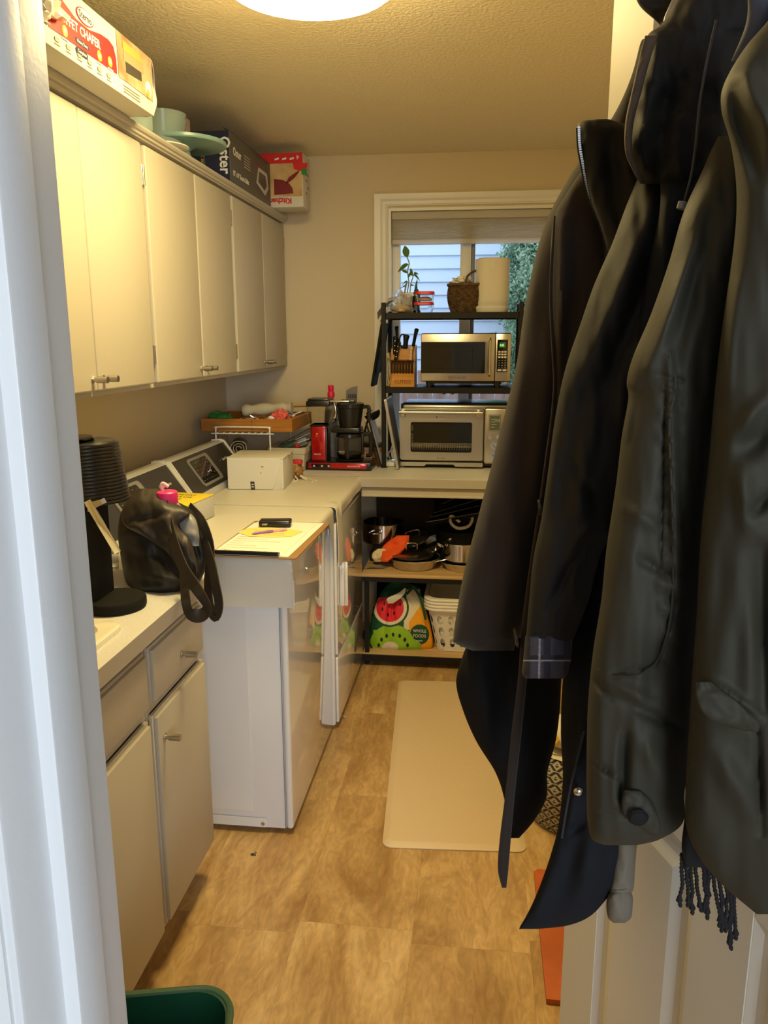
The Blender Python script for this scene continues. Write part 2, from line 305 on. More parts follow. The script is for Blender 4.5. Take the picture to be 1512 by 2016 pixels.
m = MB(); fw = .04; m.box(a, a+fw, y0, y1, c0, d0, r=.004).box(b-fw, b, y0, y1, c0, d0, r=.004).box(a+fw, b-fw, y0+.001, y1, c0, c0+fw, r=.004).box(a+fw, b-fw, y0+.001, y1, d0-fw, d0, r=.004)
m.build('window_frame', 'trim', wn)
MB().box(1.220, 1.274, y0+.005, y1, c0+fw, d0-fw, r=.004).build('meeting_stile', 'trim', wn)
MB().box(1.274, 1.294, y0+.02, y1, c0+fw, d0-fw, r=.003).build('screen_stile', 'grey', wn)
MB().box(a+fw, 1.220, y0+.022, y0+.026, c0+fw, d0-fw).build('pane', 'pane', wn)
MB().box(1.294, b-fw, y0+.036, y0+.040, c0+fw, d0-fw).build('pane', 'pane', wn)
sh = thing('window_shade', 'cream honeycomb shade pulled up in the window top', 'window shade', (0, YB+.012, 0))
MB().box(OX0+.014, OX1-.014, 0, .04, 2.100, 2.136, r=.004).build('headrail', 'shade', sh)
def cell(u, v):
    z = 2.100-v*.095; q = abs((v*11) % 1-.5)*2
    return Vector((OX0+.018+u*(OX1-OX0-.036), .002+.010*q, z))
MB().grid(cell, 1, 110).box(OX0+.018, OX1-.018, .013, .030, 2.006, 2.100).build('pleated_fabric', 'shade', sh)
MB().box(OX0+.016, OX1-.016, -.002, .036, 1.982, 2.006, r=.005).build('bottom_rail', 'shade', sh)

# ================================================================== OUTSIDE
gr = MB().box(-6, 9, YB+.15, 14, -.35, -.3).build('garden_ground', 'soil'); struct(gr)
hs = thing('neighbour_house', 'pale blue lap-sided house seen through the window glass', 'house', (0, 7.0, 0))
MB().box(-2, 1.60, .06, .3, -.3, 3.3).build('wall_core', 'siding', hs)
for i in range(31):
    z = -.05+i*.108
    m = MB(); m.prism([(-.0, 0), (.022, 0), (.004, .118), (-.012, .118)], (-2, .05, z), -Y, Z, -3.60); m.build('siding_board', 'siding', hs)
MB().box(1.60, 1.70, .0, .3, -.3, 3.3).build('corner_board', 'trim', hs)
fn = thing('wooden_fence', 'weathered brown board fence outside, low behind the ovens', 'fence', (0, 6.1, 0))
for i in range(22):
    x = .15+i*.118
    MB().box(x, x+.112, random.uniform(-.004, .004), .02, -.3, 1.30+random.uniform(-.01, .01), r=.002, seg=1).build('fence_board', 'fencew', fn)
MB().box(.1, 2.8, .02, .06, .95, 1.04).box(.1, 2.8, .02, .06, .2, .29).build('rail', 'fencew', fn)
def bush(name, label, c, rx, ry, rz_, n, seed):
    t = thing(name, label, 'tree', (c[0], c[1], -.3)); rnd = random.Random(seed)
    m = MB(); cz = c[2]+.3
    for k in range(n):
        a = rnd.uniform(0, 2*PI); b = math.acos(rnd.uniform(-1, 1)); q = rnd.uniform(.35, 1)**.5
        nn = .75+.45*noise.noise(Vector((math.cos(a)*2, math.sin(a)*2, b*2+seed)))
        p = Vector((rx*q*nn*math.sin(b)*math.cos(a), ry*q*nn*math.sin(b)*math.sin(a), cz+rz_*q*nn*math.cos(b)))
        d = Vector((rnd.gauss(0, 1), rnd.gauss(0, 1), rnd.gauss(0, 1))).normalized()*rnd.uniform(.013, .032); e = d.cross(Vector((rnd.random(), rnd.random(), rnd.random()))).normalized()*.009
        vs = [m.bm.verts.new(p+w_) for w_ in (-d, e, d, -e)]; m.bm.faces.new(vs)
    o = m.build('foliage', 'foliage', t, smooth=False); o['kind'] = 'stuff'
    MB().tube([(0, 0, 0), (.03, 0, cz*.6), (0, .02, cz)], [.06, .05, .02]).build('trunk', 'bark', t)
bush('conifer', 'leafy green conifer outside the right window pane, behind the white speaker', (1.98, 6.55, 2.0), .74, .33, .75, 22000, 3)
bush('garden_shrub', 'darker low shrub outside, seen between the rack shelves above the microwave', (1.62, 5.65, 1.38), .34, .25, .24, 7000, 8)

# ================================================================== CEILING LIGHT
cl = thing('ceiling_light', 'round flush ceiling light with glowing diffuser and dark bronze rim', 'ceiling light', (.928, 1.985, ZC))
MB().lathe([(.19, 0), (.232, -.002), (.240, -.012), (.238, -.056), (.226, -.058), (.222, -.02), (.19, -.01)], n=64).build('rim', 'rim', cl)
MB().lathe([(.219, -.030), (.221, -.055), (.214, -.078), (.19, -.096), (.14, -.107), (.07, -.112), (0, -.113)], n=64, cap=False).build('diffuser', 'diffuser', cl)
for a in (200, 320, 80):
    MB().lathe([(.0, 0), (.006, 0), (.006, .008), (0, .010)], c=(.243*math.cos(math.radians(a)), .243*math.sin(math.radians(a)), -.022), n=10).build('screw', 'nickel', cl)

# ================================================================== CABINETS
def knob(parent, x, y, z, L=.030, r=.0085):
    MB().cyl((x, y, z), (x+.012, y, z), .0055, 14).cyl((x+.012, y, z), (x+.012+L, y, z), r, 18).cyl((x-.001, y, z), (x+.002, y, z), .0095, 16).build('knob', 'nickel', parent)
def door_panel(parent, x, y0, y1, z0, z1, name='door', t=.019):
    m = MB(); m.box(x, x+t, y0, y1, z0, z1, r=.0055, seg=3); return m.build(name, 'cab', parent, angle=50)
def slab(parent, x, y0, y1, z0, z1, name):   # overlay front with a stepped (lipped) edge
    m = MB(); m.box(x-.001, x+.010, y0, y1, z0, z1, r=.002, seg=1); m.box(x+.008, x+.019, y0+.007, y1-.007, z0+.007, z1-.007, r=.003, seg=2)
    return m.build(name, 'cab', parent, angle=40)
XU = .320; ZU0, ZU1 = 1.375, 2.095
wl = ['white wall cabinet nearest the doorway, left of the first hinge', 'white wall cabinet in the middle of the upper run', 'white wall cabinet at the far end against the back wall']
for i, (ya, yb, ym, gap) in enumerate(((1.58, 2.385, 2.000, .0015), (2.385, 3.228, 2.815, .004), (3.228, 4.10, 3.676, .0025))):
    t = thing('wall_cabinet', wl[i], 'cabinet', (0, ya, ZU0), group='upper wall cabinets'); L = yb-ya; H = ZU1-ZU0
    m = MB(); m.box(0.001, XU-.0205, .001, L-.001, .012, .028).box(.001, XU-.0205, .001, L-.001, H-.016, H).box(.001, XU-.0205, .001, .017, .028, H-.016).box(.001, XU-.0205, L-.017, L-.001, .028, H-.016).box(.001, .012, .017, L-.017, .028, H-.016)
    m.build('body', 'cab', t)
    m = MB(); m.box(XU-.02, XU, .001, .022, .030, H-.035).box(XU-.02, XU, L-.022, L-.001, .030, H-.035).box(XU-.02, XU, .001, L-.001, 0, .030).box(XU-.02, XU, .001, L-.001, H-.035, H)
    m.build('face_frame', 'cab', t)
    for (p, q, kk) in ((.014, ym-ya-gap, ym-ya-.030), (ym-ya+gap, L-.013, ym-ya+.030)):
        d = door_panel(t, XU+.001, p, q, .014, H-.014); knob(d, XU+.020, kk, .045)
    for zz in (.10, H-.10):
        for yy in (.0065, L-.0055):
            MB().box(XU+.001, XU+.004, yy-.004, yy+.004, zz-.028, zz+.028, r=.001, seg=1).cyl((XU+.014, yy, zz-.028), (XU+.014, yy, zz+.028), .0048, 10).build('hinge', 'nickel', t)
# crown moulding along the cabinet tops
m = MB(); pr = [(0, 0), (.020, 0), (.022, .004), (.028, .006), (.030, .012), (.036, .015), (.040, .021), (.040, .027), (0, .027)]
va = [m.bm.verts.new((XU+.0005+a, 1.575, ZU1-.004+b)) for a, b in pr]; vb = [m.bm.verts.new((XU+.0005+a, YB-.0015, ZU1-.004+b)) for a, b in pr]
for q in range(len(pr)): m.bm.faces.new((va[q], va[(q+1) % len(pr)], vb[(q+1) % len(pr)], vb[q]))
m.bm.faces.new(va); m.bm.faces.new(vb); struct(m.build('trim_6', 'cab', angle=15))
struct(MB().box(.001, XU-.0005, 1.58, YB-.002, ZU1+.001, ZU1+.022).build('trim_7', 'cab'))
ZT = ZU1+.0235

# base cabinets
XB = .592
def base_cab(label, ya, yb, fronts):
    t = thing('base_cabinet', label, 'cabinet', (0, ya, 0), group='base cabinets'); L = yb-ya
    MB().box(.002, XB-.02, .001, L-.001, .10, .872).build('body', 'cab', t)
    m = MB(); m.box(XB-.0195, XB, .001, .02, .10, .872).box(XB-.0195, XB, L-.02, L-.001, .10, .872).box(XB-.0195, XB, .02, L-.02, .10, .125).box(XB-.0195, XB, .02, L-.02, .675, .70).box(XB-.0195, XB, .02, L-.02, .842, .872)
    m.build('face_frame', 'cab', t)
    MB().box(.002, XB-.09, .001, L-.001, .001, .099).build('toe_kick', 'cab', t)
    for kind, p, q, z0, z1, ky, kz in fronts:
        d = slab(t, XB+.001, p, q, z0, z1, kind)
        if ky is not None: knob(d, XB+.020, ky, kz, .027, .0085)
base_cab('white base cabinet beside the washer, with one drawer over one door', 1.597, 1.955, [('drawer', .012, .346, .700, .838, .185, .755), ('door', .012, .352, .118, .672, .052, .600)])
base_cab('white sink base cabinet behind the green bin, with a blank false front', .80, 1.595, [('false_front', .405, .786, .700, .838, None, 0), ('false_front', .012, .39, .700, .838, None, 0), ('door', .405, .786, .118, .672, .44, .595), ('door', .012, .39, .118, .672, None, 0)])
def counter(name, label, polyg, z0=.874, z1=.914, loc=(0, 0, 0)):
    t = thing(name, label, 'countertop', loc)
    MB().prism(polyg, (0, 0, z0), X, Y, z1-z0-.0012).build('edge_band', 'lamedge', t, smooth=False)
    MB().prism(polyg, (0, 0, z1-.0012), X, Y, .0012).build('top', 'lam', t, smooth=False)
counter('countertop', 'grey-white laminate countertop with sink, under the black bag', [(.002, .79), (.635, .79), (.635, 1.960), (.002, 1.960)])
counter('corner_countertop', 'grey-white laminate countertop along the back wall under the window', [(.002, 3.532), (.800, 3.532), (.800, 3.466), (XR-.002, 3.466), (XR-.002, YB-.002), (.002, YB-.002)])
m = MB(); m.box(.812, XR-.004, 3.486, 3.504, .826, .872, r=.002); m.box(.812, XR-.004, 3.482, 3.490, .826, .838, r=.003)
tag(m.build('apron_board', 'cab', loc=(0, 0, 0)), 'white apron board under the front edge of the back countertop', 'apron')
# sink
sk = thing('sink', 'cream drop-in sink with rounded rim in the left countertop', 'sink', (.342, 1.22, .914))
o = [(a, b) for a, b in rr(.49, .66, .04)]; i_ = [(a, b) for a, b in rr(.42, .59, .05)]; i2 = [(a, b) for a, b in rr(.38, .54, .05)]
m = MB(); lv = [[m.bm.verts.new((a, b, z)) for a, b in pp] for pp, z in ((o, .0005), (o, .010), ([(a*.98, b*.985) for a, b in o], .014), ([(a*1.02, b*1.01) for a, b in i_], .012), (i_, .004), (i2, -.0005))]
for A, B in zip(lv, lv[1:]):
    for q in range(len(A)): m.bm.faces.new((A[q], A[(q+1) % len(A)], B[(q+1) % len(A)], B[q]))
m.build('rim', 'cream', sk)
MB().prism([(a, b) for a, b in i2], (0, 0, .0003), X, Y, .0008).build('basin', 'cream', sk)

# ================================================================== WASHER AND DRYER
def machine(name, label, y0, y1, xf, door=False):
    t = thing(name, label, name.replace('_', ' '), (0, y0, 0)); L = y1-y0; zt = .903; xb = .10
    MB().box(xb, xf-.022, 0.002, L-.002, .018, zt-.03, r=.004).build('cabinet_body', 'enamelside', t)
    MB().box(xb, xf-.004, 0.0, L, zt-.035, zt, r=.012, seg=4).build('top_panel', 'enamel', t)
    m = MB(); m.box(xf-.0215, xf, 0.0, L, .018, zt-.038, r=.009, seg=4); m.build('front_panel', 'enamel', t)
    if door:
        d = MB().box(xf+.001, xf+.012, .012, L-.012, .315, zt-.062, r=.004, seg=3).build('door', 'enamel', t)
        MB().box(xf+.013, xf+.032, .060, .075, .500, .680, r=.005).box(xf+.013, xf+.040, .095, .104, .490, .670, r=.003).build('handle', 'enamel', d)
        MB().box(xf+.001, xf+.012, .012, L-.012, .030, .305, r=.004, seg=3).build('lower_panel', 'enamel', t)
    for dx in (xb+.04, xf-.06):
        for dy in (.05, L-.05): MB().lathe([(.018, 0), (.018, .006), (.010, .008), (.010, .02)], c=(dx, dy, 0), n=14).build('foot', 'black', t)
    # tilted control console at the wall side
    bz = zt+.002; prof = [(.275, 0), (.262, .024), (.165, .160), (.148, .166), (.115, .162), (.105, 0)]
    body = MB(); body.prism([(a-.0, b) for a, b in prof], (0, L-.014, bz), X, Z, L-.028); body.build('console', 'lgrey', t, angle=20)
    for yy in (.0, L-.014):
        ec = MB(); ec.prism([(a+.006 if a > .14 else a-.004, b+(.006 if b > .1 else 0)) for a, b in prof], (0, yy+.0135, bz), X, Z, .013); ec.build('end_cap', 'enamel', t, angle=20)
    # face plate and instrument cluster on the sloped face
    A = Vector((.2625, 0, bz+.026)); B = Vector((.1660, 0, bz+.158)); V = (B-A).normalized(); Hs = (B-A).length; U = Y
    fp = MB().prism([(.016, .002), (L-.016, .002), (L-.016, Hs-.002), (.016, Hs-.002)], A, U, V, .0022).build('face_plate', 'console', t, smooth=False)
    nrm = U.cross(V).normalized()
    O2 = A+nrm*.0024
    MB().prism([(a+L*.40, b+Hs*.50) for a, b in rr(.235, Hs*.80, .018)], O2, U, V, .003).build('control_bezel', 'grey', fp)
    MB().prism([(a+L*.385, b+Hs*.50) for a, b in rr(.185, Hs*.66, .010)], O2+nrm*.0031, U, V, .001).build('control_panel', 'darkglass', fp)
    for r_ in range(6):
        for c_ in range(6):
            if (r_*c_) % 5 == 4: continue
            MB().prism([(a+L*.385-.078+c_*.030, b+Hs*.5-.042+r_*.0165) for a, b in rr(.005+.008*((r_+c_) % 3 == 0), .0022, .001, 2)], O2+nrm*.0042, U, V, .0005).build('indicator', 'grey', fp)
    MB().prism([(a+L*.40+.02, b+Hs*.42) for a, b in circ(.008)], O2+nrm*.0042, U, V, .006).build('dial', 'chrome', fp)
    MB().prism([(a+L*.76-.02, b+Hs*.55) for a, b in circ(.009)], O2, U, V, .002).build('badge', 'chrome', fp)
    text('lettering', 'Speed Queen', .017, O2+U*(L*.76-.008)+V*(Hs*.55-.005), U, V, 'lgrey', fp, bold=.0004)
    return t
wm = machine('washing_machine', 'white washing machine nearest the doorway, with clipboard on top', 2.166, 2.842, .786)
# side panel details on the near side
MB().box(.12, .660, -.0015, .0015, .075, .86, r=.001, seg=1).build('side_panel', 'enamelside', wm)
MB().box(.762, .7632, -.001, .001, .022, .865).build('corner_seam', 'seam', wm)
m = MB(); m.prism([(.12, .022), (.700, .022), (.705, .028), (.705, .046), (.698, .052), (.12, .055)], (0, -.0006, 0), X, Z, .002); m.build('base_rail', 'enamelside', wm)
MB().cyl((.690, -.004, .034), (.690, .001, .034), .006, 14).build('screw', 'nickel', wm)
machine('dryer', 'white front-door dryer at the far end beside the back countertop', 2.852, 3.526, .796, door=True)
# silicone mats draped over the tops
def drape(label, y0, y1, near_hang, front, xf, ymin, x0=.285):
    """front(y)-> hang length over the front edge; near_hang over the near side"""
    zt = .908; m = MB(); nu, nv = 56, 72; r = .012
    def fold(s, L, e):     # arc length past the edge -> (out, down)
        if s <= 0: return s, 0
        a = min(s/r, PI/2); o_, d = r*math.sin(a), r*(1-math.cos(a))
        if s > r*PI/2: d += s-r*PI/2; o_ += .012*math.sin(min(1, (s-r*PI/2)/.16)*PI/2)*e
        return o_, d
    def fn(u, v):
        yy = ymin+(y1-ymin)*v if near_hang == 0 else None
        Ly = (y1-y0)+near_hang; sy_ = v*Ly-near_hang       # <0 : on the near hang
        Lf = front(max(0, sy_)/(y1-y0)); sx_ = u*((xf-x0)+Lf)-(xf-x0)
        ox, dx = fold(sx_, 0, .5+.5*math.sin(v*17)); oy, dy = fold(-sy_, 0, .4+.4*math.sin(u*13+1))
        x = xf+ox; y = y0-oy if sy_ < 0 else y0+sy_
        if sx_ > 0 and sy_ < 0: dz = max(dx, dy); x = xf+min(ox, .016)+.006; y = y0-min(oy, .016)
        else: dz = dx+dy
        bump = .0012*noise.noise(Vector((x*9, y*9, 0)))
        return Vector((x, y, zt+.0015+max(bump, -.001)-dz)) if dz < .001 else Vector((x, y, zt-dz))
    m.grid(fn, nu, nv, thick=-.0022)
    return tag(m.build('silicone_mat', 'sil', loc=(0, 0, 0), angle=80), label, 'mat', 'silicone appliance mats')
def f1(t): return .045+.12*math.exp(-((t-0)/.10)**2)+.13*max(0, (t-.86)/.14)**1.0
def f2(t): return .045+.19*(1 if t < .08 else max(0, 1-(t-.08)/.07))
drape('translucent silicone mat draped over the near machine, hanging down its side', 2.164, 2.845, .160, f1, .790, 2.164)
drape('translucent silicone mat on the far machine, under the white cardboard box', 2.848, 3.505, 0, f2, .800, 2.848)
ZM = .9105

# ================================================================== ON THE MACHINES
cb = thing('clipboard', 'brown hardboard clipboard holding white forms on the near machine', 'clipboard', (0, 0, ZM))
q = [atz(*p, ZM) for p in ((408, 1096), (584, 1102), (625, 1028), (470, 1026))]; O = q[0]; U = (q[1]-q[0]); V = (q[3]-q[0]); Lu, Lv = U.length, V.length; U.normalize(); V = (Z.cross(U)).normalized()
O = Vector((O.x, O.y, .0012)); Lv = .45; Lu = .262; U = Vector((1, -.03, 0)).normalized(); V = Z.cross(U)
MB().prism([(a+Lu/2, b+Lv/2) for a, b in rr(Lu, Lv, .012)], O, U, V, .003).build('board', 'clip', cb)
MB().prism([(.012, .012), (Lu-.025, .012), (Lu-.018, Lv-.012), (.016, Lv-.006)], O+Z*.0035, U, V, .001).build('form', 'paper', cb)
MB().prism([(.006, .02), (Lu-.045, .018), (Lu-.040, Lv-.05), (.010, Lv-.04)], O+Z*.0050, U, V, .0008).build('form', 'paper', cb)
m = MB(); m.box(0, .19, 0, .022, 0, .008, r=.003).cyl((.0, .004, .008), (.19, .004, .008), .004, 10); m.xf(Matrix(((U.x, V.x, 0, O.x+U.x*.02+V.x*.003), (U.y, V.y, 0, O.y+U.y*.02+V.y*.003), (0, 0, 1, .0078), (0, 0, 0, 1)))); cc = m.build('clip', 'black', cb)
for s_ in (.03, .08, .15): MB().lathe([(.0035, 0), (.0035, .002), (0, .003)], c=O+U*(.02+s_)+V*.012+Z*.0152, n=10).build('rivet', 'chrome', cc)
for r_ in range(9):
    MB().prism([(.02, .06+r_*.026), (.05+.15*((r_*37 % 10)/10), .06+r_*.026), (.05+.15*((r_*37 % 10)/10), .0615+r_*.026), (.02, .0615+r_*.026)], O+Z*.0059, U, V, .0003).build('printed_line', 'greyink', cb)
def rectM(U, V, P): return Matrix(((U.x, V.x, 0, P.x), (U.y, V.y, 0, P.y), (0, 0, 1, P.z), (0, 0, 0, 1)))
nP = atz(470, 1050, ZM+.006); m = MB()
q = [atz(px, py, ZM+.0078) for px, py in ((468, 1048), (490, 1056), (540, 1058), (575, 1056), (596, 1046), (560, 1040), (520, 1038), (488, 1040))]
m.prism([(p.x, p.y) for p in q], (0, 0, q[0].z), X, Y, .0006); nt_ = tag(m.build('yellow_note', 'yelnote', smooth=False), 'curled yellow handwritten note on the clipboard', 'note')
for r_ in range(4):
    a = atz(500+r_*6, 1044+r_*3, ZM+.0087); b = atz(560, 1043+r_*3.4, ZM+.0087); MB().tube([a, b], .0008, 5).build('written_line', 'greyink', nt_)
pn = thing('pen', 'pink and purple ballpoint pen lying on the yellow note', 'pen', atz(495, 1051, ZM+.0125)); a = Vector((0, 0, 0)); b = atz(565, 1042, ZM+.0125)-atz(495, 1051, ZM+.0125)
MB().tube([a, a.lerp(b, .1), a.lerp(b, .6)], [.001, .0042, .0042], 10).build('barrel', 'purple', pn)
MB().tube([a.lerp(b, .6), a.lerp(b, .98), b], [.0044, .0040, .002], 10).build('cap', mat('pen_pink', (.75, .35, .5), .4), pn)
bt = thing('remote_fob', 'small black rounded gadget on the clipboard corner', 'gadget', (0, 0, 0)); c0_ = atz(509, 1040, ZM+.006); c1_ = atz(572, 1040, ZM+.006)
m = MB(); m.box(0, (c1_-c0_).length, 0, .050, 0, .022, r=.006, seg=3); Ux = (c1_-c0_).normalized(); m.xf(rectM(Ux, Z.cross(Ux), Vector((c0_.x, c0_.y, ZM+.0085)))); m.build('body', 'black', bt)
text('lettering', 'HW', .010, c0_+Ux*.012+Z*.0095-Z.cross(Ux)*.0012, Ux, Z, 'whiteink', bt)
# white bakery box
bx = thing('cardboard_box', 'white folding bakery box with a black barcode tab, closed', 'box', (.305, 3.145, ZM)); Wd, Dp, Hh = .232, .225, .135
rot = 2.0; bx.rotation_euler = (0, 0, math.radians(3))
m = MB(); m.box(0, Wd, 0, Dp, .0012, Hh-.004, r=.002); m.build('body', 'card', bx)
m = MB(); m.box(-.002, Wd+.002, -.003, Dp, Hh-.004, Hh, r=.001); m.build('lid', 'card', bx)
m = MB(); m.prism([(-.001, .004), (Wd*.80, .004), (Wd*.88, .04), (Wd*.95, .10), (Wd*.955, Hh-.002), (-.001, Hh-.002)], (0, -.001, 0), X, Z, .0022); m.build('front_flap', 'card', bx)
MB().prism([(Wd*.955, .01), (Wd*1.0, .01), (Wd*1.0, Hh-.008), (Wd*.97, Hh-.02)], (0, -.002, 0), X, Z, .001).build('side_tab', 'card', bx)
bc = MB().prism([(.095, .0), (.112, .0), (.110, .036), (.093, .036)], (0, -.004, 0), X, Z, .0006).build('barcode_tab', 'darkink', bx)
for a in (.012, .022): MB().prism([(.098, a), (.107, a), (.107, a+.004), (.098, a+.004)], (0, -.0052, 0), X, Z, .0003).build('print', 'whiteink', bc)
MB().prism(circ(.006, 12, .145, .098, .003), (0, -.0035, 0), X, Z, .0004).build('ink_mark', 'greyink', bx)
MB().prism(circ(.003, 8, .138, .072), (0, -.0035, 0), X, Z, .0004).build('ink_mark', 'greyink', bx)
MB().prism([(Wd*.78, .12), (Wd+.012, .10), (Wd+.004, .15), (Wd*.86, .17)], (0, 0, Hh+.0006), X, Y, .001).build('tuck_flap', 'card', bx)
# yellow-topped carton between bag and mat
yb_ = thing('small_carton', 'small grey carton with yellow printed lid behind the black bag', 'carton', (.222, 2.45, ZM), rz=-.12)
MB().box(0, .165, 0, .22, .001, .075, r=.002).build('body', 'lgrey', yb_)
MB().box(-.001, .166, -.001, .221, .0755, .0795, r=.001).build('lid', 'yel', yb_)
for r_ in range(5): text('lettering', ['KEEP FRESH', 'USE DAILY', 'SEE BACK', 'BEFORE USE', 'STORE DRY'][r_], .020, Vector((.012, .03+r_*.036, .0797)), X, Y, 'darkink', yb_)
MB().prism([(.01, .010), (.06, .010), (.06, .06), (.01, .06)], (0, -.0015, 0), X, Z, .0005).build('printed_patch', 'yel', yb_)

# ================================================================== BACK LEFT CORNER
ZK = .914
rk = thing('wire_shelf', 'white wire helper shelf holding up the bamboo tray', 'wire shelf', (.128, 3.532, ZK)); Wr, Dr, Hr = .255, .40, .185
for yy in (.0, Dr): MB().tube(catmull([(0, yy, .003), (0, yy, Hr+.012), (.004, yy, Hr+.024), (.016, yy, Hr+.03), (Wr-.016, yy, Hr+.03), (Wr-.004, yy, Hr+.024), (Wr, yy, Hr+.012), (Wr, yy, .003)], 60), .0035, 8).build('leg_frame', 'white', rk)
for yy in (-.006, Dr+.004): MB().tube([(-.02, yy, Hr), (Wr+.02, yy, Hr)], .0028, 8).build('edge_wire', 'white', rk)
for i in range(9): MB().tube([(.01+i*(Wr-.02)/8, -.008, Hr+.004), (.01+i*(Wr-.02)/8, Dr+.006, Hr+.004)], .0022, 6).build('wire', 'white', rk)
tz = ZK+Hr+.0078
ty = thing('bamboo_tray', 'long bamboo drawer organizer tray heaped with kitchen odds and ends', 'tray', (.055, 3.545, tz), rz=0); TW, TD, TH = .43, .40, .058
for nm, b_ in (('front_board', (0, TW*.56, 0, .012)), ('front_board', (TW*.562, TW, 0, .012)), ('back_board', (0, TW, TD-.012, TD)), ('side_board', (0, .012, .012, TD-.012)), ('side_board', (TW-.012, TW, .012, TD-.012)), ('divider', (TW*.5, TW*.5+.008, .012, TD-.012))):
    MB().box(b_[0], b_[1], b_[2], b_[3], 0, TH if nm != 'divider' else TH*.8, r=.0012, seg=1).build(nm, 'bamboo', ty)
MB().box(.012, TW-.012, .012, TD-.012, .002, .008).build('base_panel', 'bamboo', ty)
zi = tz+TH
def blob(name, label, cat, c, rx, ry, rz_, m, seed=0, amp=.35, rot=None, n=28, sc=2.2):
    b_ = MB()
    def fn(u, v):
        a, b = u*2*PI, v*PI; d = Vector((math.sin(b)*math.cos(a), math.sin(b)*math.sin(a), math.cos(b)))
        q = 1+amp*noise.noise(d*sc+Vector((seed, seed*2, 0)))+amp*.4*noise.noise(d*sc*3+Vector((seed, 0, 3)))
        return Vector((d.x*rx*q, d.y*ry*q, max(d.z*rz_*q, -rz_*.9)))
    b_.grid(fn, n, n//2, closed_u=True)
    bmesh.ops.remove_doubles(b_.bm, verts=b_.bm.verts, dist=1e-5)
    if rot is not None: b_.xf(rot.to_4x4())
    o = b_.build(name, m, loc=c); return tag(o, label, cat)
# rolled cloth / bag on top
m = MB(); m.tube(catmull([(0, 0, 0), (.05, 0, .004), (.14, .0, .010), (.20, .0, .012), (.235, 0, .014)], 16), [.026+.004*math.sin(i*1.3) for i in range(17)], 18)
tag(m.build('rolled_towel', 'clothw', loc=(.220, 3.68, zi+.026)), 'greyish rolled towel lying across the bamboo tray', 'towel')
rp = thing('rolling_pin', 'wooden utensil handle poking out behind the rolled towel', 'rolling pin', (.40, 3.86, zi+.038)); MB().tube(catmull([(0, 0, 0), (.05, .0, .002), (.10, 0, .004), (.15, 0, .008), (.185, 0, .011)], 12), [.010]*8+[.009, .008, .0085, .009, .006], 12).build('handle', 'wood', rp)
blob('green_package', 'dark green foil package at the left end of the bamboo tray', 'package', (.115, 3.64, tz+.055), .055, .05, .028, 'grn', 3)
blob('dark_pouch', 'dark brown pouch in the left corner of the bamboo tray', 'pouch', (.075, 3.72, tz+.045), .03, .05, .03, 'kraft', 5)
m = MB(); m.prism([(0, 0), (.05, 0), (.045, .05)], (0, 0, 0), X, Z, .003); tag(m.build('green_clip', 'grn', loc=(.135, 3.60, tz+.03)), 'bright green triangular clip in the bamboo tray', 'clip')
blob('red_package', 'crumpled pink-red wrapped package at the right of the bamboo tray', 'package', (.415, 3.62, tz+.062), .038, .035, .032, mat('pinkred', (.62, .10, .08), .5), 7, .5)
blob('foil_packet', 'small white foil packet beside the crumpled red package', 'packet', (.375, 3.60, tz+.05), .02, .02, .018, 'paper', 9, .5)
for i, (x, z, c, a) in enumerate(((.245, .046, 'black', 12), (.27, .052, 'chrome', 25), (.31, .044, 'black', -14), (.335, .05, 'bamboo', 8), (.21, .045, 'darkink', -5))):
    u = MB(); u.box(-.035, .035, -.008, .008, -.005, .005, r=.003); u.xf(Matrix.Rotation(math.radians(a), 4, 'Y')); u.xf(Matrix.Rotation(.4*i, 4, 'Z'))
    tag(u.build('utensil', c, loc=(.055+x-.03, 3.60+.03*(i % 2), tz+z)), ['short black utensil left of the silver one in the bamboo tray', 'silver utensil head in the middle of the bamboo tray', 'black utensil right of the silver one in the bamboo tray', 'tan wooden utensil piece in the bamboo tray', 'dark utensil nearest the green clip in the bamboo tray'][i], 'utensil', 'utensils in the bamboo tray')
for i, (x, y, a) in enumerate(((.44, 3.70, 12), (.455, 3.80, -20))):
    u = MB(); u.box(-.022, .022, -.015, .015, 0, .006, r=.001); u.xf(Matrix.Rotation(math.radians(a), 4, 'Y')); tag(u.build('paper_packet', 'paper', loc=(x, y, tz+.062)), ['small white paper packet toward the right end of the bamboo tray', 'white paper packet furthest back in the bamboo tray'][i], 'packet')
# under the shelf
def roll(label, c, r, L, rz, m):
    u = MB()
    def fn(a, v): t = a*5.2*PI; q = r*(.25+.75*a)*(1+.04*math.sin(t*3)); return Vector((q*math.cos(t), v*L, q*math.sin(t)))
    u.grid(fn, 90, 6, thick=.0025); u.xf(Matrix.Rotation(rz, 4, 'Z')); return tag(u.build('rolled_towel', m, loc=c), label, 'towel')
roll('rolled white dish towel under the wire shelf, spiral end showing', (.215, 3.60, ZK+.105), .042, .14, .25, 'clothw')
m = MB(); m.box(0, .16, 0, .22, 0, .06, r=.008); tag(m.build('folded_linens', 'clothw', loc=(.15, 3.57, ZK+.001)), 'stack of folded pale linens beneath the rolled dish towel', 'linens')
for i in range(5):
    u = MB(); u.box(0, .30, 0, .025, 0, .003, r=.001, seg=1); u.xf(Matrix.Rotation(math.radians(-12-4*i), 4, 'Y') @ Matrix.Rotation(.1*i, 4, 'Z')); tag(u.build('flat_tool', ['steeld', 'black', 'paper', 'steeld', 'black'][i], loc=(.22+.012*i, 3.62+.035*i, ZK+.020+.008*i)), ['grey flat tool nearest the rolled dish towel', 'black flat strip under the wire shelf, second from the front', 'white flat strip under the wire shelf', 'grey flat strip behind the white one under the wire shelf', 'black flat strip furthest back under the wire shelf'][i], 'utensil')
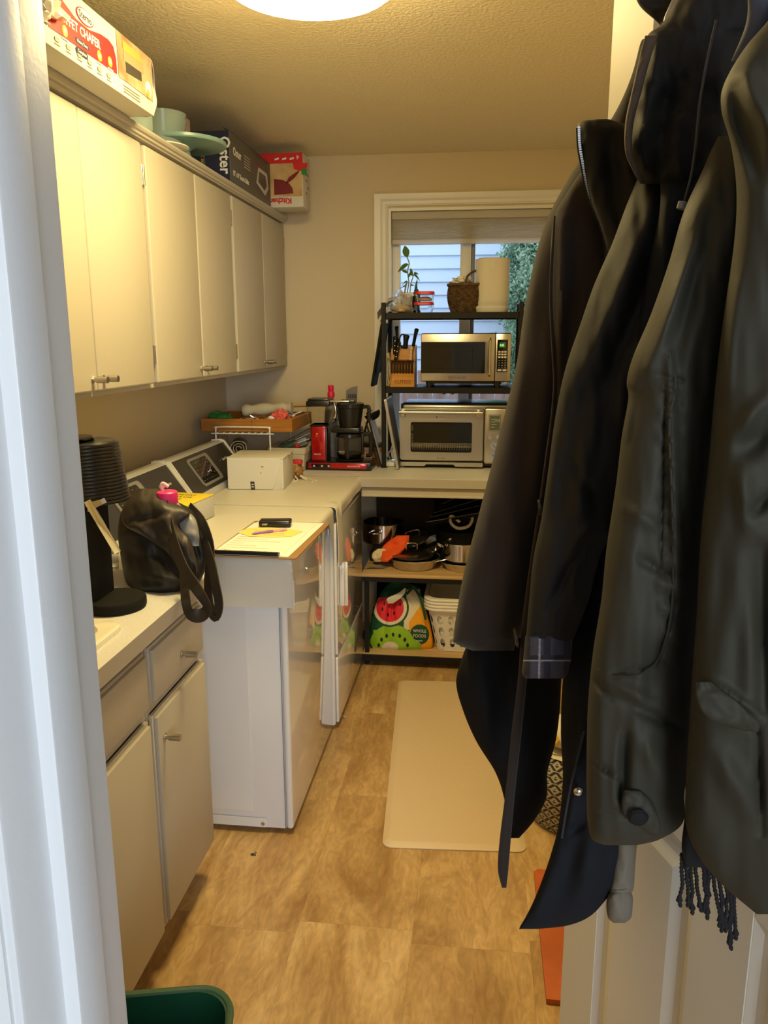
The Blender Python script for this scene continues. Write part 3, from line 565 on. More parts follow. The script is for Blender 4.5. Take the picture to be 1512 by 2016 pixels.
cw = thing('wire_whisk', 'dark wire whisk lying under the shelf behind the basket', 'whisk', (.40, 3.88, ZK+.1))
for i in range(6):
    a = i*PI/6; MB().tube(catmull([(0, 0, 0), (.04, .03*math.cos(a), .03*math.sin(a)), (.08, .035*math.cos(a), .035*math.sin(a)), (.11, 0, 0)], 12), .0013, 5).build('wire', 'steeld', cw)
MB().tube([(-.12, 0, -.03), (0, 0, 0)], .008, 10).build('handle', 'black', cw)
# linen basket with odds
lb = thing('fabric_basket', 'cream linen storage basket left of the red coffee maker', 'basket', (.355, 3.60, ZK+.0)); 
def shell(w0, d0, w1, d1, z0, z1, t, r):
    m = MB(); P = [rr(w0, d0, r), rr(w1, d1, r), rr(w1-2*t, d1-2*t, r*.8), rr(w0-2*t, d0-2*t, r*.8)]; zz = (z0, z1, z1, z0+t)
    L = [[m.bm.verts.new((a+w1/2, b+d1/2, z)) for a, b in p] for p, z in zip(P, zz)]
    for A, B in zip(L, L[1:]):
        for q in range(len(A)): m.bm.faces.new((A[q], A[(q+1) % len(A)], B[(q+1) % len(A)], B[q]))
    m.bm.faces.new(L[0]); m.bm.faces.new(L[-1]); return m
shell(.15, .22, .175, .25, .002, .105, .004, .012).build('shell', 'linen', lb)
shell(.176, .251, .182, .256, .085, .112, .008, .012).xf(Matrix.Translation((-.0035, -.003, 0))).build('folded_rim', 'linen', lb)
tag(MB().cyl((0, 0, 0), (.055, .02, .012), .006, 10).build('green_marker', 'grn', loc=(.41, 3.68, ZK+.112)), 'green marker lying across the linen basket', 'marker')
blob('dark_red_knob', 'small dark red trinket in the linen basket', 'trinket', (.475, 3.68, ZK+.112), .012, .012, .012, 'redp', 1, .3)
tag(MB().box(-.10, .09, -.02, .02, -.02, .02, r=.012).xf(Matrix.Rotation(math.radians(-18), 4, 'Y')).build('grey_roll', 'grey', loc=(.42, 3.78, ZK+.10)), 'grey roll sticking out of the linen basket at the back', 'roll')
# knotted produce bag behind the box
kb = thing('net_bag', 'brown onion bag with a red label and pale drawstrings beside the cardboard box', 'bag', (.530, 3.44, ZM))
def kb_fn(u, v):
    a, b = u*2*PI, v*PI; d = Vector((math.sin(b)*math.cos(a), math.sin(b)*math.sin(a), math.cos(b))); q = 1+.35*noise.noise(d*3)+.15*noise.noise(d*9)
    return Vector((d.x*.024*q, d.y*.05*q, .036+d.z*.034*q))
m = MB(); m.grid(kb_fn, 30, 18, closed_u=True); bmesh.ops.remove_doubles(m.bm, verts=m.bm.verts, dist=1e-5); m.build('sack', 'kraft', kb)
MB().box(-.020, .026, -.03, .0, .070, .088, r=.004).build('label_band', 'redp', kb)
for i, pts in enumerate(([(.0, -.05, .02), (.015, -.07, .004), (-.02, -.10, .004), (-.035, -.085, .004), (.0, -.06, .006)], [(.02, -.04, .02), (.05, -.05, .004), (.075, -.085, .004), (.09, -.10, .004)], [(.02, -.03, .02), (.05, -.03, .006), (.085, -.06, .004), (.10, -.075, .004)])):
    MB().tube(catmull(pts, 20), .0035, 7).build('drawstring', 'sandw', kb)

# ================================================================== COFFEE MAKER (red)
cf = thing('coffee_maker', 'red filter coffee maker with glass carafe and clear water tank', 'coffee maker', (.515, 3.655, ZK))
bs = MB().box(0, .318, 0, .175, .0015, .040, r=.006, seg=3).build('base', 'black', cf)
MB().box(.018, .298, -.003, .01, .010, .036, r=.003).build('front_trim', 'red', cf)
pl = MB().box(.034, .124, -.0048, -.0025, .013, .031, r=.001, seg=1).build('switch_panel', 'blackg', cf)
for xx in (.042, .080, .112): MB().box(xx, xx+.009, -.0062, -.0046, .018, .026, r=.0007, seg=1).build('switch', 'lgrey', pl)
text('lettering', 'MOCCAMASTER', .0085, Vector((.205, -.0036, .019)), X, Z, 'whiteink', cf)
MB().box(.026, .104, .030, .120, .040, .205, r=.003).build('tower_core', 'black', cf)
tf = MB().box(.030, .098, .022, .031, .041, .205, r=.004).build('tower_front', 'red', cf)
text('lettering', 'MOCCA', .011, Vector((.042, .0215, .070)), X, Z, 'whiteink', tf, squash=.8)
text('lettering', 'EST.', .006, Vector((.051, .0215, .158)), X, Z, 'goldink', tf); MB().prism(circ(.004, 14, .058, .171), (0, .0215, 0), X, Z, .0006).build('emblem', 'goldink', tf)
def rrlathe(w0, w1, d0, d1, z0, z1, r, t=None, steps=6):
    m = MB(); P = []
    for k in range(steps+1):
        q = k/steps; e = math.sin(q*PI/2)
        P.append((w0+(w1-w0)*e, d0+(d1-d0)*e, z0+(z1-z0)*q))
    if t: P += [(a-2*t, b-2*t, z) for a, b, z in P[::-1]]
    L = [[m.bm.verts.new((a, b, z)) for a, b in rr(w, d, r)] for w, d, z in P]
    for A, B in zip(L, L[1:]):
        for q in range(len(A)): m.bm.faces.new((A[q], A[(q+1) % len(A)], B[(q+1) % len(A)], B[q]))
    m.bm.faces.new(L[0]); m.bm.faces.new(L[-1]); return m
MB().box(.022, .100, .020, .130, .205, .212, r=.003).build('tank_base', 'blackm', cf)
rrlathe(.085, .118, .10, .118, .213, .300, .02, t=.003).xf(Matrix.Translation((.066, .075, 0))).build('water_tank', 'tankp', cf)
for zz in (.235, .25, .265, .28): MB().box(.060, .072, .0170, .0176, zz, zz+.0012).build('level_mark', 'greyink', cf)
MB().box(.068, .0692, .0170, .0176, .225, .292).build('level_mark', 'greyink', cf)
MB().box(.009, .123, .012, .138, .300, .326, r=.006).box(.016, .116, .018, .132, .324, .336, r=.005).build('tank_lid', 'black', cf)
MB().tube(catmull([(.115, .075, .222), (.130, .07, .232), (.142, .066, .262), (.138, .066, .300), (.13, .07, .318)], 20), .007, 12).cyl((.125, .066, .225), (.140, .060, .238), .010, 14).build('outlet_tube', 'chrome', cf)
MB().box(.105, .210, .045, .10, .318, .326, r=.003).build('outlet_arm', 'steel', cf)
MB().box(.122, .262, .03, .145, .175, .200, r=.008).build('basket_holder', 'black', cf)
MB().lathe([(.050, .200), (.052, .205), (.064, .290), (.068, .292), (.068, .310), (.06, .314), (.0, .316)], c=(.207, .085, 0), n=40).box(.16, .235, .05, .12, .314, .328, r=.004).build('brew_basket', 'black', cf)
MB().tube(catmull([(.268, .075, .295), (.296, .07, .297), (.300, .07, .285), (.300, .07, .235)], 16), .006, 8, flat=1.5).build('basket_handle', 'black', cf)
cr = (.203, .085)
MB().lathe([(.040, .046), (.060, .050), (.066, .066), (.068, .100), (.063, .140), (.055, .156), (.052, .156), (.060, .139), (.065, .1), (.063, .068), (.057, .054), (.0, .052)], c=(*cr, 0), n=48, cap=False).build('carafe', 'smoke', cf)
MB().lathe([(.0, .0545), (.056, .0555), (.0615, .068), (.0625, .074), (.0, .074)], c=(*cr, 0), n=40, cap=False).build('coffee', 'coffee', cf)
MB().lathe([(.057, .150), (.064, .153), (.062, .168), (.045, .174), (.02, .176), (.0, .177)], c=(*cr, 0), n=40).build('carafe_lid', 'black', cf)
MB().lathe([(.0655, .044), (.0655, .048), (.05, .050), (.0, .050)], c=(*cr, 0), n=40).build('hotplate', 'blackm', cf)
MB().tube(catmull([(.255, .075, .165), (.30, .07, .168), (.308, .07, .160), (.308, .07, .075), (.300, .07, .066), (.285, .07, .066)], 24), .008, 8, flat=1.4).box(.262, .274, .064, .084, .07, .165, r=.004).build('carafe_handle', 'black', cf)
MB().box(.200, .209, .0155, .018, .055, .15).build('carafe_band', 'black', cf)
text('lettering', 'MOCCA', .010, Vector((.162, .0155, .085)), X, Z, 'lgrey', cf, squash=.8)
# behind the coffee maker
bo = thing('pink_capped_bottle', 'tall bottle with a pink-red cap standing behind the coffee maker tank', 'bottle', (.598, 3.92, ZK))
MB().lathe([(.032, 0), (.034, .01), (.034, .25), (.026, .29), (.013, .31), (.013, .33)], n=24).build('body', 'grey', bo); MB().lathe([(.018, .326), (.018, .348), (.013, .356), (.015, .375), (.013, .385), (0, .387)], n=20).build('cap', mat('cap_red', (.70, .01, .06), .4), bo)
ck = thing('utensil_crock', 'grey utensil crock hidden behind the coffee maker brew basket', 'crock', (.715, 3.93, ZK)); MB().lathe([(.05, 0), (.055, .01), (.058, .16), (.054, .16), (.05, .01)], n=28).build('body', 'linen', ck)
sp_ = thing('slotted_turner', 'grey slotted turner upright behind the coffee maker', 'turner', (.700, 3.93, ZK+.03)); MB().tube([(0, 0, 0), (0, .005, .27)], .005, 8).build('handle', 'black', sp_)
m = MB(); 
for a_, b_ in (((-.030, .270), (.024, .285)), ((-.026, .325), (.026, .350))): pass
m.prism([(-.030, .262), (.026, .275), (.030, .352), (.0, .345), (-.028, .330)], (0, .006, 0), X, Z, .003); m.build('blade', 'steeld', sp_)
for i in range(5): MB().box(-.018+i*.009, -.013+i*.009, .0015, .003, .292, .312).build('slot', 'darkink', sp_)
ld = thing('black_ladle', 'black nylon ladle and spoon hanging out right of the brew basket', 'ladle', (.80, 3.90, ZK+.20)); MB().tube(catmull([(-.06, .02, -.15), (-.02, 0, 0), (.0, 0, .03)], 10), .005, 8).build('handle', 'black', ld)
MB().lathe([(.0, -.028), (.02, -.024), (.034, -.010), (.038, .008), (.035, .008), (.03, -.008), (0, -.022)], c=(.01, -.01, .045), n=24, sx=1.1, rot=Matrix.Rotation(math.radians(-25), 3, 'Y')).build('bowl', 'blackm', ld)
ob = thing('orange_box', 'orange and black small carton behind the carafe handle', 'carton', (.765, 3.86, ZK), rz=-.1)
MB().box(0, .085, 0, .05, .001, .105, r=.002).build('body', mat('orange_print', (.80, .28, .02), .5), ob); MB().box(-.001, .086, -.001, .051, .085, .108, r=.002).build('lid', 'black', ob)
MB().prism([(.010, .03), (.045, .03), (.045, .08), (.010, .08)], (0, -.001, 0), X, Z, .0006).build('printed_label', 'whiteink', ob)
for r_ in range(4): MB().prism([(.014, .036+r_*.01), (.040, .036+r_*.01), (.040, .039+r_*.01), (.014, .039+r_*.01)], (0, -.0018, 0), X, Z, .0004).build('print', 'redink', ob)
# leaning tablet
def leaner(name, label, cat, xb, zb, xt, zt, y0, y1, t, mface, medge, rootname='panel'):
    th = thing(name, label, cat, (xb, y0, zb)); V = Vector((xt-xb, 0, zt-zb)); H = V.length; V.normalize()
    MB().prism([(a+(y1-y0)/2, b+H/2) for a, b in rr(y1-y0, H, .008)], (0, 0, 0), Y, V, t).build('backing', medge, th)
    nn = Y.cross(V).normalized()
    MB().prism([(a+(y1-y0)/2, b+H/2) for a, b in rr(y1-y0-.016, H-.016, .006)], -nn*.0006, Y, V, .0008).build('face', mface, th)
    MB().prism([(a+(y1-y0)/2, b+H/2) for a, b in rr(y1-y0-.016, H-.016, .006)], nn*(t-.0002), Y, V, .0008).build('back_face', mface, th)
    return th
leaner('tablet', 'white tablet in a black case leaning left of the rack post', 'tablet', .858, ZK+.002, .790, ZK+.262, 3.80, 3.97, .008, 'white', 'black')
leaner('tablet_stand', 'thin black easel arm leaning in front of the white tablet', 'stand', .850, ZK+.002, .790, ZK+.215, 3.77, 3.785, .008, 'black', 'black')
leaner('leaning_board', 'thin steel-edged board leaning inside the rack left of the toaster oven', 'board', .948, ZK+.001, .888, ZK+.335, 3.705, 3.93, .012, 'greyprint', 'steel')
ps = thing('power_strip', 'white power strip with blue light on the counter behind the rack post', 'power strip', (.885, 3.80, ZK), rz=-.12); MB().box(0, .045, 0, .17, .001, .022, r=.006).build('body', 'white', ps)
MB().box(.014, .030, .075, .085, .0215, .0235, r=.001, seg=1).build('indicator_light', mat('blue_led', (.1, .5, 1), .3, emit=2), ps)
for yy in (.03, .12): MB().box(.012, .032, yy, yy+.02, .0215, .0228, r=.001, seg=1).build('socket', 'lgrey', ps)
for i, pts in enumerate(([(.90, 3.96, ZK+.02), (.895, 3.97, ZK+.07), (.925, 3.98, ZK+.11), (.95, 4.0, ZK+.05), (.955, 4.02, ZK+.006)], [(.91, 3.93, ZK+.02), (.90, 3.95, ZK+.06), (.88, 3.97, ZK+.04), (.885, 4.0, ZK+.006)])):
    tag(MB().tube(catmull(pts, 24), .0032, 7).build('power_cable', 'white', None), ['white looped cable rising behind the power strip', 'short white cable left of the looped one behind the rack post'][i], 'cable')

# ================================================================== RACK
RX0, RX1, RY0, RY1 = .870, 1.525, 3.764, 4.058; ZS1, ZS2 = 1.643, 1.300
rkk = thing('storage_rack', 'black metal two-tier rack standing on the counter in the window', 'rack', (0, 0, ZK))
for px_ in (RX0, RX1-.022):
    for py_ in (RY0, RY1-.022):
        MB().box(px_, px_+.020, py_, py_+.020, .006, 1.688-ZK, r=.002, seg=1).build('post', 'blackmetal', rkk)
        MB().lathe([(.018, .0015), (.018, .005), (.010, .007), (.0, .007)], c=(px_+.01, py_+.01, 0), n=18).build('foot', 'black', rkk)
for nm, zz in (('upper_shelf', ZS1-ZK), ('lower_shelf', ZS2-ZK)):
    s_ = MB().box(RX0+.021, RX1-.023, RY0+.004, RY0+.016, zz-.028, zz, r=.001, seg=1).box(RX0+.021, RX1-.023, RY1-.016, RY1-.004, zz-.028, zz, r=.001, seg=1).box(RX0+.003, RX0+.015, RY0+.02, RY1-.022, zz-.028, zz, r=.001, seg=1).box(RX1-.017, RX1-.005, RY0+.02, RY1-.022, zz-.028, zz, r=.001, seg=1).build(nm, 'blackmetal', rkk)
    MB().box(RX0+.016, RX1-.018, RY0+.016, RY1-.016, zz-.012, zz-.0005).build('mesh_deck', 'blackmetal', s_)
    for xx in (1.16, 1.20): MB().box(xx, xx+.012, RY0+.006, RY0+.016, zz-.032, zz-.028).build('clip', 'blackmetal', s_)
for k_ in range(2): MB().cyl((RX1-.012, RY0+.02, 1.655-ZK-.03*k_), (RX1-.012, RY1-.02, 1.655-ZK-.03*k_), .003, 8).build('side_rod', 'blackmetal', rkk)
# dark griddle trays hung on the left side
for i, (dx, dz, lab) in enumerate(((0, 0, 'long black tray hung outermost on the left side of the rack'), (.016, .03, 'shorter black tray hung between the long tray and the rack post'))):
    t = thing('hanging_tray', lab, 'tray', (0, 0, 0)); a = Vector((.862+dx*.4, 3.80+.03*i, 1.60)); b = Vector((.805+dx+.006, 3.80+.03*i, 1.30+dz*2)); V = (a-b); H = V.length; V.normalize()
    MB().prism([(q+.11, w_+H/2) for q, w_ in rr(.20, H, .02)], b, Y, V, .008).build('tray_panel', 'blackm', t)
    MB().tube(catmull([a, a+Vector((.004, .0, .012)), a+Vector((.012, 0, .010))], 8), .002, 6).build('hook', 'blackmetal', t)

# microwave
MX0, MX1, MZ0, MZ1, MY = 1.056, 1.472, 1.327, 1.549, 3.752
mw = thing('microwave', 'stainless microwave oven with green clock on the lower rack shelf', 'microwave', (MX0, MY, MZ0)); W_, H_ = MX1-MX0, MZ1-MZ0
MB().box(0, W_, .012, .29, 0, H_, r=.006).build('housing', 'black', mw)
dr = MB().box(.002, .342, -.004, .012, .004, H_-.003, r=.003).build('door', 'steel', mw)
MB().box(.003, .298, -.0065, -.004, .040, H_-.040, r=.001, seg=1).build('door_glass', 'darkglass', dr)
MB().box(.045, .240, -.0072, -.0064, .060, H_-.062, r=.001, seg=1).build('window_screen', 'darkglass', dr)
MB().box(.300, .306, -.0065, -.004, .040, H_-.040).build('door_strip', 'steeld', dr)
MB().tube(catmull([(.319, -.006, .028), (.319, -.026, .034), (.319, -.028, .05), (.319, -.028, H_-.045), (.319, -.026, H_-.030), (.319, -.006, H_-.025)], 30), .0055, 12, flat=1).build('handle', 'steel', dr)
cp = MB().box(.345, W_-.002, -.004, .012, .004, H_-.003, r=.003).build('control_panel', 'steel', mw)
MB().box(.352, .400, -.0058, -.0038, .045, H_-.030, r=.001, seg=1).build('keypad', 'blackg', cp)
MB().box(.362, .391, -.0066, -.0056, H_-.066, H_-.042).build('display', 'lcd', cp)
text('clock_digits', '0:05', .015, Vector((.363, -.0068, H_-.060)), X, Z, 'greenled', cp, squash=.8)
for r_ in range(3):
    for c_ in range(3): MB().box(.3575+c_*.0135, .3675+c_*.0135, -.0066, -.0056, H_-.088-r_*.012, H_-.081-r_*.012).build('key', 'whiteink', cp)
for r_ in range(4):
    for c_ in range(3): MB().prism(circ(.002, 8, .3625+c_*.0135, H_-.124-r_*.011), (0, -.0058, 0), X, Z, .0005).build('key', 'lgrey', cp)
for c_ in range(2): MB().box(.356+c_*.023, .374+c_*.023, -.0066, -.0056, .050, .059).build('key', 'lgrey', cp)
text('lettering', 'BLACK+DECKER', .0098, Vector((.172, -.0046, .0165)), X, Z, 'darkink', dr, align='CENTER')
m = MB(); m.box(.130, .214, -.0050, -.0042, .0125, .0133).box(.130, .214, -.0050, -.0042, .0265, .0273).box(.130, .1308, -.0050, -.0042, .0125, .0273).box(.2132, .214, -.0050, -.0042, .0125, .0273); m.build('logo_frame', 'darkink', dr)
for a in (.04, W_-.06):
    for b in (.03, .25): MB().lathe([(.012, -.0255), (.014, -.018), (.018, .0)], c=(a, b, 0), n=16).build('foot', 'black', mw)
MB().box(.03, W_-.04, .02, .28, -.010, -.0005).build('underside_pan', 'black', mw)

# toaster oven
TX0, TX1, TZ0, TZ1, TY = .955, 1.482, .936, 1.212, 3.785
to = thing('toaster_oven', 'brushed steel countertop toaster oven beneath the microwave', 'toaster oven', (TX0, TY, TZ0)); W_, H_ = TX1-TX0, TZ1-TZ0
m = MB(); m.box(.003, W_-.003, .018, .30, 0, H_+.012, r=.020, seg=5); m.build('housing', 'steeld', to)
fr = MB(); ow, oh = .332, .150; cx_, cz_ = .172, .128
outer = rr(.352, H_-.020, .014); hole = rr(.290, .148, .016)
def ringface(m, outer, inner, oc, ic, y0, y1):
    n = len(outer); A = [m.bm.verts.new((a+oc[0], y0, b+oc[1])) for a, b in outer]; B = [m.bm.verts.new((a+ic[0], y0, b+ic[1])) for a, b in inner]; C = [m.bm.verts.new((a+ic[0], y1, b+ic[1])) for a, b in inner]; D = [m.bm.verts.new((a+oc[0], y1, b+oc[1])) for a, b in outer]
    for q in range(n):
        r = (q+1) % n; m.bm.faces.new((A[q], A[r], B[r], B[q])); m.bm.faces.new((B[q], B[r], C[r], C[q])); m.bm.faces.new((D[q], D[r], A[r], A[q])); m.bm.faces.new((C[q], C[r], D[r], D[q]))
ringface(fr, rr(.396, H_-.030, .012), rr(.314, .164, .018), (.200, .140), (.200, .128), -.006, .016)
dd = fr.build('door', 'steel', to, angle=30)
m = MB(); ringface(m, rr(.318, .168, .018), rr(.292, .144, .010), (.200, .128), (.200, .128), -.008, -.004); m.build('window_bezel', 'steel', dd)
MB().box(.046, .354, .012, .014, .050, .205).build('window_glass', 'darkglass', dd)
m = MB(); m.tube([(.0, -.034, H_-.028), (.395, -.034, H_-.028)], .0085, 16); m.build('handle', 'steel', dd)
for a in (.018, .378): MB().box(a-.012, a+.012, -.036, -.004, H_-.052, H_-.016, r=.005).build('handle_bracket', 'steel', dd)
rc = MB()
for q in range(4): rc.tube([(.055, .0095, .078+q*.006), (.345, .0095, .078+q*.006)], .0011, 5)
for q in range(26): rc.tube([(.060+q*.0113, .0095, .066), (.063+q*.0113, .0095, .096)], .0009, 5)
rc.build('wire_rack', 'steel', to)
for q, zz in enumerate((.170, .130, .100)):
    for w_ in range(5): MB().box(.056, .062+.003*(w_ % 2), .0105, .0115, zz+w_*.006-.012, zz+w_*.006-.011).build('level_mark', 'lgrey', to)
MB().box(.401, W_-.001, -.004, .018, .002, H_-.006, r=.010, seg=3).build('control_panel', 'steel', to)
l_ = MB().box(.424, .480, -.0062, -.0040, .160, .238, r=.004).build('display_bezel', 'grey', to); MB().box(.430, .474, -.0070, -.0060, .167, .232).build('display', 'lcd', l_)
for q in range(4): MB().box(.436, .452+.004*(q % 2)*2, -.0074, -.0069, .178+q*.012, .180+q*.012).build('display_segment', 'lgrey', l_)
text('display_digits', '350', .016, Vector((.452, -.0072, .205)), X, Z, 'lgrey', l_)
for (a, z, r) in ((.432, .132, .010), (.468, .132, .010), (.450, .090, .0175), (.450, .044, .0175)):
    kn = MB().cyl((a, -.004, z), (a, -.019, z), r, 28).build('dial' if r > .012 else 'button', 'chrome', to)
    if r > .012: MB().prism([(-.0012, -.014), (.0012, -.014), (.0012, .014), (-.0012, .014)], (a, -.0192, z), X*.7+Z*.7, Z*.7-X*.7, .0005).build('dial_mark', 'darkink', kn)
text('lettering', 'Breville', .013, Vector((.200, -.0066, .0235)), X, Z, 'greyink', dd, align='CENTER', bold=.0003)
MB().prism([(-.004, 0), (0, .004), (.004, 0), (0, -.004)], (.178, -.0066, H_-.052), X, Z, .0005).build('emblem', 'darkink', dd)
text('lettering', 'pro', .008, Vector((.195, -.0066, H_-.054)), X, Z, 'greyink', dd)
m = MB(); m.prism([(.005, -.012), (.120, -.012), (.130, -.002), (.260, -.002), (.270, -.012), (.400, -.012), (.400, .008), (.005, .008)], (0, .0, 0), X, Z, .012); m.build('crumb_tray', 'steel', to, smooth=False)
for a in (.03, W_-.05):
    for b in (.03, .26): MB().lathe([(.012, -.0205), (.014, -.012), (.016, .0)], c=(a, b, 0), n=16).build('foot', 'black', to)
MB().box(.02, W_-.02, .02, .28, -.012, .0).build('underside_pan', 'black', to)

# knife block
kb = thing('knife_block', 'honey-coloured wooden knife block full of knives and scissors', 'knife block', (.909, 3.775, ZS2)); BW = .116
m = MB(); pr = [(0, 0), (0, .062), (.010, .070), (.010, .118), (.055, .128), (.060, .175), (.140, .195), (.165, 0)]
a = [m.bm.verts.new((0, y_, z_+.001)) for y_, z_ in pr]; b = [m.bm.verts.new((BW, y_, z_+.001)) for y_, z_ in pr]
for q in range(len(pr)): m.bm.faces.new((a[q], a[(q+1) % len(pr)], b[(q+1) % len(pr)], b[q]))
m.bm.faces.new(a); m.bm.faces.new(b); m.build('block', 'knifew', kb, angle=20)
text('lettering', 'CUTCO', .022, Vector((.022, -.0008, .018)), X, Z, 'brownink', kb, bold=.0004)
def khandle(parent_label, x, y, z, L, tiltx, w=.016, col='black', rivets=3, rx=-8, grp=None, name='kitchen_knife'):
    t = thing(name, parent_label, 'knife', (x-.017, y, z), group=grp, rot=(math.radians(rx), math.radians(tiltx), 0))
    m = MB(); m.tube(catmull([(0, 0, 0), (0, -.001, L*.3), (0, 0, L*.7), (.001, .002, L*.93), (.001, .003, L)], 14), [w*.42, w*.48, w*.5, w*.46, w*.44, w*.42, w*.42, w*.44, w*.46, w*.5, w*.54, w*.56, w*.55, w*.48, w*.3], 12, flat=1.2); m.build('handle', col, t)
    MB().tube([(0, 0, -.012), (0, 0, .004)], .0042, 8, flat=.5).build('blade', 'chrome', t)
    for q in range(rivets): MB().lathe([(.0020, 0), (.0020, .001), (0, .0014)], c=(0, -w*.58, L*(.2+.27*q)), n=8, rot=Matrix.Rotation(PI/2, 3, 'X')).build('rivet', 'chrome' if col == 'black' else 'darkink', t)
for i in range(8): khandle('brown-handled steak knife in the front row of the knife block, '+['leftmost', 'second from left', 'third from left', 'fourth from left', 'fourth from right', 'third from right', 'second from right', 'rightmost'][i], .925+.009+i*.0138, 3.781, ZS2+.063, .062, 0, .0125, mat('dark_brown_handle', (.035, .014, .006), .3), 0, 4, 'steak knives in the front row of the block', 'steak_knife')
khandle('black riveted knife at the far left of the knife block', .944, 3.835, ZS2+.150, .085, 0, .022)
khandle('black knife with pointed end rising tallest at the left of the block', .952, 3.90, ZS2+.180, .105, -5, .018, rivets=0)
khandle('black riveted knife low in the block, tilted right, beside the left knife', .950, 3.80, ZS2+.122, .090, 10, .018)
khandle('fat black handle in the middle of the knife block', .990, 3.85, ZS2+.150, .092, 3, .028, rivets=0)
khandle('black knife leaning right at the right end of the block', 1.020, 3.88, ZS2+.150, .125, 10, .019, rivets=0)
khandle('pale wooden-handled knife at the right of the block', 1.022, 3.80, ZS2+.126, .062, 2, .017, 'handlew', 3)
sc = thing('scissors', 'black-handled scissors in the knife block between the knives', 'scissors', (.950, 3.86, ZS2+.17))
MB().tube([( .022*math.cos(a*PI/10)*.75+.012, 0, .045+.030*math.sin(a*PI/10)) for a in range(20)], .0035, 8, closed=True).build('finger_loop', 'black', sc)
MB().tube([(.005, 0, .0), (.008, 0, .018)], .005, 8).build('shank', 'black', sc)
cbk = thing('notebook', 'curled cream notebook squeezed between rack post and knife block', 'notebook', (.895, 3.775, ZS2))
for i in range(4):
    u = MB(); u.grid(lambda a, v, i=i: Vector((.006*i+.006*math.sin(v*PI)-.008*(v-.3)**2*4*(1 if i > 1 else .3)+.012*max(0, v-.7), a*.15, .004+v*.155)), 2, 14, thick=.0016); u.build('page', ['sandw', 'paper', 'sandw', 'linen'][i], cbk)

# things on the rack top
T = ZS1
spk = thing('smart_speaker', 'tall cream portable speaker standing in its charging base on the rack', 'speaker', (1.378, 3.90, T)); 
rrlathe(.155, .168, .115, .126, .002, .030, .055).build('charging_base', 'white', spk)
rrlathe(.150, .158, .112, .120, .026, .052, .055).build('lower_band', mat('speaker_lower', (.66, .64, .60), .5), spk)
m = rrlathe(.158, .160, .120, .122, .052, .242, .058); m.build('body', mat('speaker_shell', (.70, .68, .62), .55), spk); rrlathe(.150, .135, .112, .10, .242, .247, .05).build('top_panel', 'white', spk)
text('lettering', 'SONOS', .010, Vector((.003, -.0622, .200)), Z, -X, 'white', spk, bold=.0004)
# wicker basket
bk = thing('wicker_basket', 'small dark wicker basket with arched handle beside the speaker', 'basket', (1.255, 3.90, T)); rows = 20
for r_ in range(rows):
    q = r_/(rows-1); w_ = .052+.014*math.sin(q*2.4); z_ = .004+q*.118; n_ = 40
    MB().tube([((w_+.0022*(1 if (k_+r_) % 2 else -1))*math.cos(2*PI*k_/n_)*1.25, (w_+.0022*(1 if (k_+r_) % 2 else -1))*math.sin(2*PI*k_/n_), z_) for k_ in range(n_)], .0034, 5, closed=True).build('weave_row', 'wicker', bk)
for k_ in range(20):
    a = 2*PI*k_/20; MB().tube([((.052+.014*math.sin(q*2.4))*math.cos(a)*1.25, (.052+.014*math.sin(q*2.4))*math.sin(a), .003+q*.12) for q in (0, .33, .66, 1)], .0022, 5).build('stake', 'wicker', bk)
MB().tube([(.066*math.cos(2*PI*k_/40)*1.25, .066*math.sin(2*PI*k_/40), .128+.002*math.sin(k_*2)) for k_ in range(40)], .007, 8, closed=True).build('rim', 'wicker', bk)
MB().prism(circ(.05, 20, 0, 0), (0, 0, .003), X, Y, .004).build('base', 'wicker', bk)
for o_ in (-.004, .004): MB().tube(catmull([(.0, -.062+o_, .128), (.010, -.05, .165), (.045, -.02, .190), (.075, .02, .188), (.082, .05, .15)], 24), .0055, 8).build('handle', 'wicker', bk)
blob('tissue_bundle', 'crumpled white tissue paper in the wicker basket', 'tissue', (1.235, 3.88, T+.140), .045, .035, .024, 'paper', 6, .7, sc=3)
# glass food containers
for i, (z_, s_, fx) in enumerate(((0, 1.0, 0), (.049, .97, .004))):
    t = thing('food_container', ['clear glass food container with red lid, lower of the stack of two', 'clear glass food container with red lid, upper of the stack of two'][i], 'food container', (1.062+fx, 3.86, T+z_), group='glass containers on the rack')
    rrlathe(.078*s_, .088*s_, .078*s_, .088*s_, .001, .036, .022, t=.003).build('bowl', 'glass', t); rrlathe(.093*s_, .091*s_, .093*s_, .091*s_, .036, .048, .022).build('lid', 'redlid', t)
    blob_ = MB(); blob_.lathe([(0, .006), (.032, .006), (.034, .018), (.02, .024), (0, .026)], n=20); blob_.build('food', mat('leftover_food', (.62, .42, .26), .7) if i else 'glass', t) if i else blob_.bm.free()
t = thing('oval_lid', 'black oval lid propped upright left of the glass containers', 'lid', (1.012, 3.88, T+.042)); MB().lathe([(.0, -.006), (.018, -.006), (.020, 0), (.018, .006), (0, .006)], n=28, sx=1, sy=2.0, rot=Matrix.Rotation(PI/2, 3, 'Y') @ Matrix.Rotation(PI/2, 3, 'Z')).build('disc', 'blackm', t)
t = thing('lantern_figurine', 'dark bronze lantern-shaped figurine between plant and red-lidded containers', 'figurine', (1.018, 3.95, T))
MB().lathe([(.018, .0), (.020, .01), (.015, .02), (.015, .09)], n=6).build('body', 'bronze', t); MB().lathe([(.021, .09), (.020, .098), (.011, .103), (.011, .112), (.006, .114), (.003, .14), (0, .15)], n=12).build('roof', 'bronze', t)
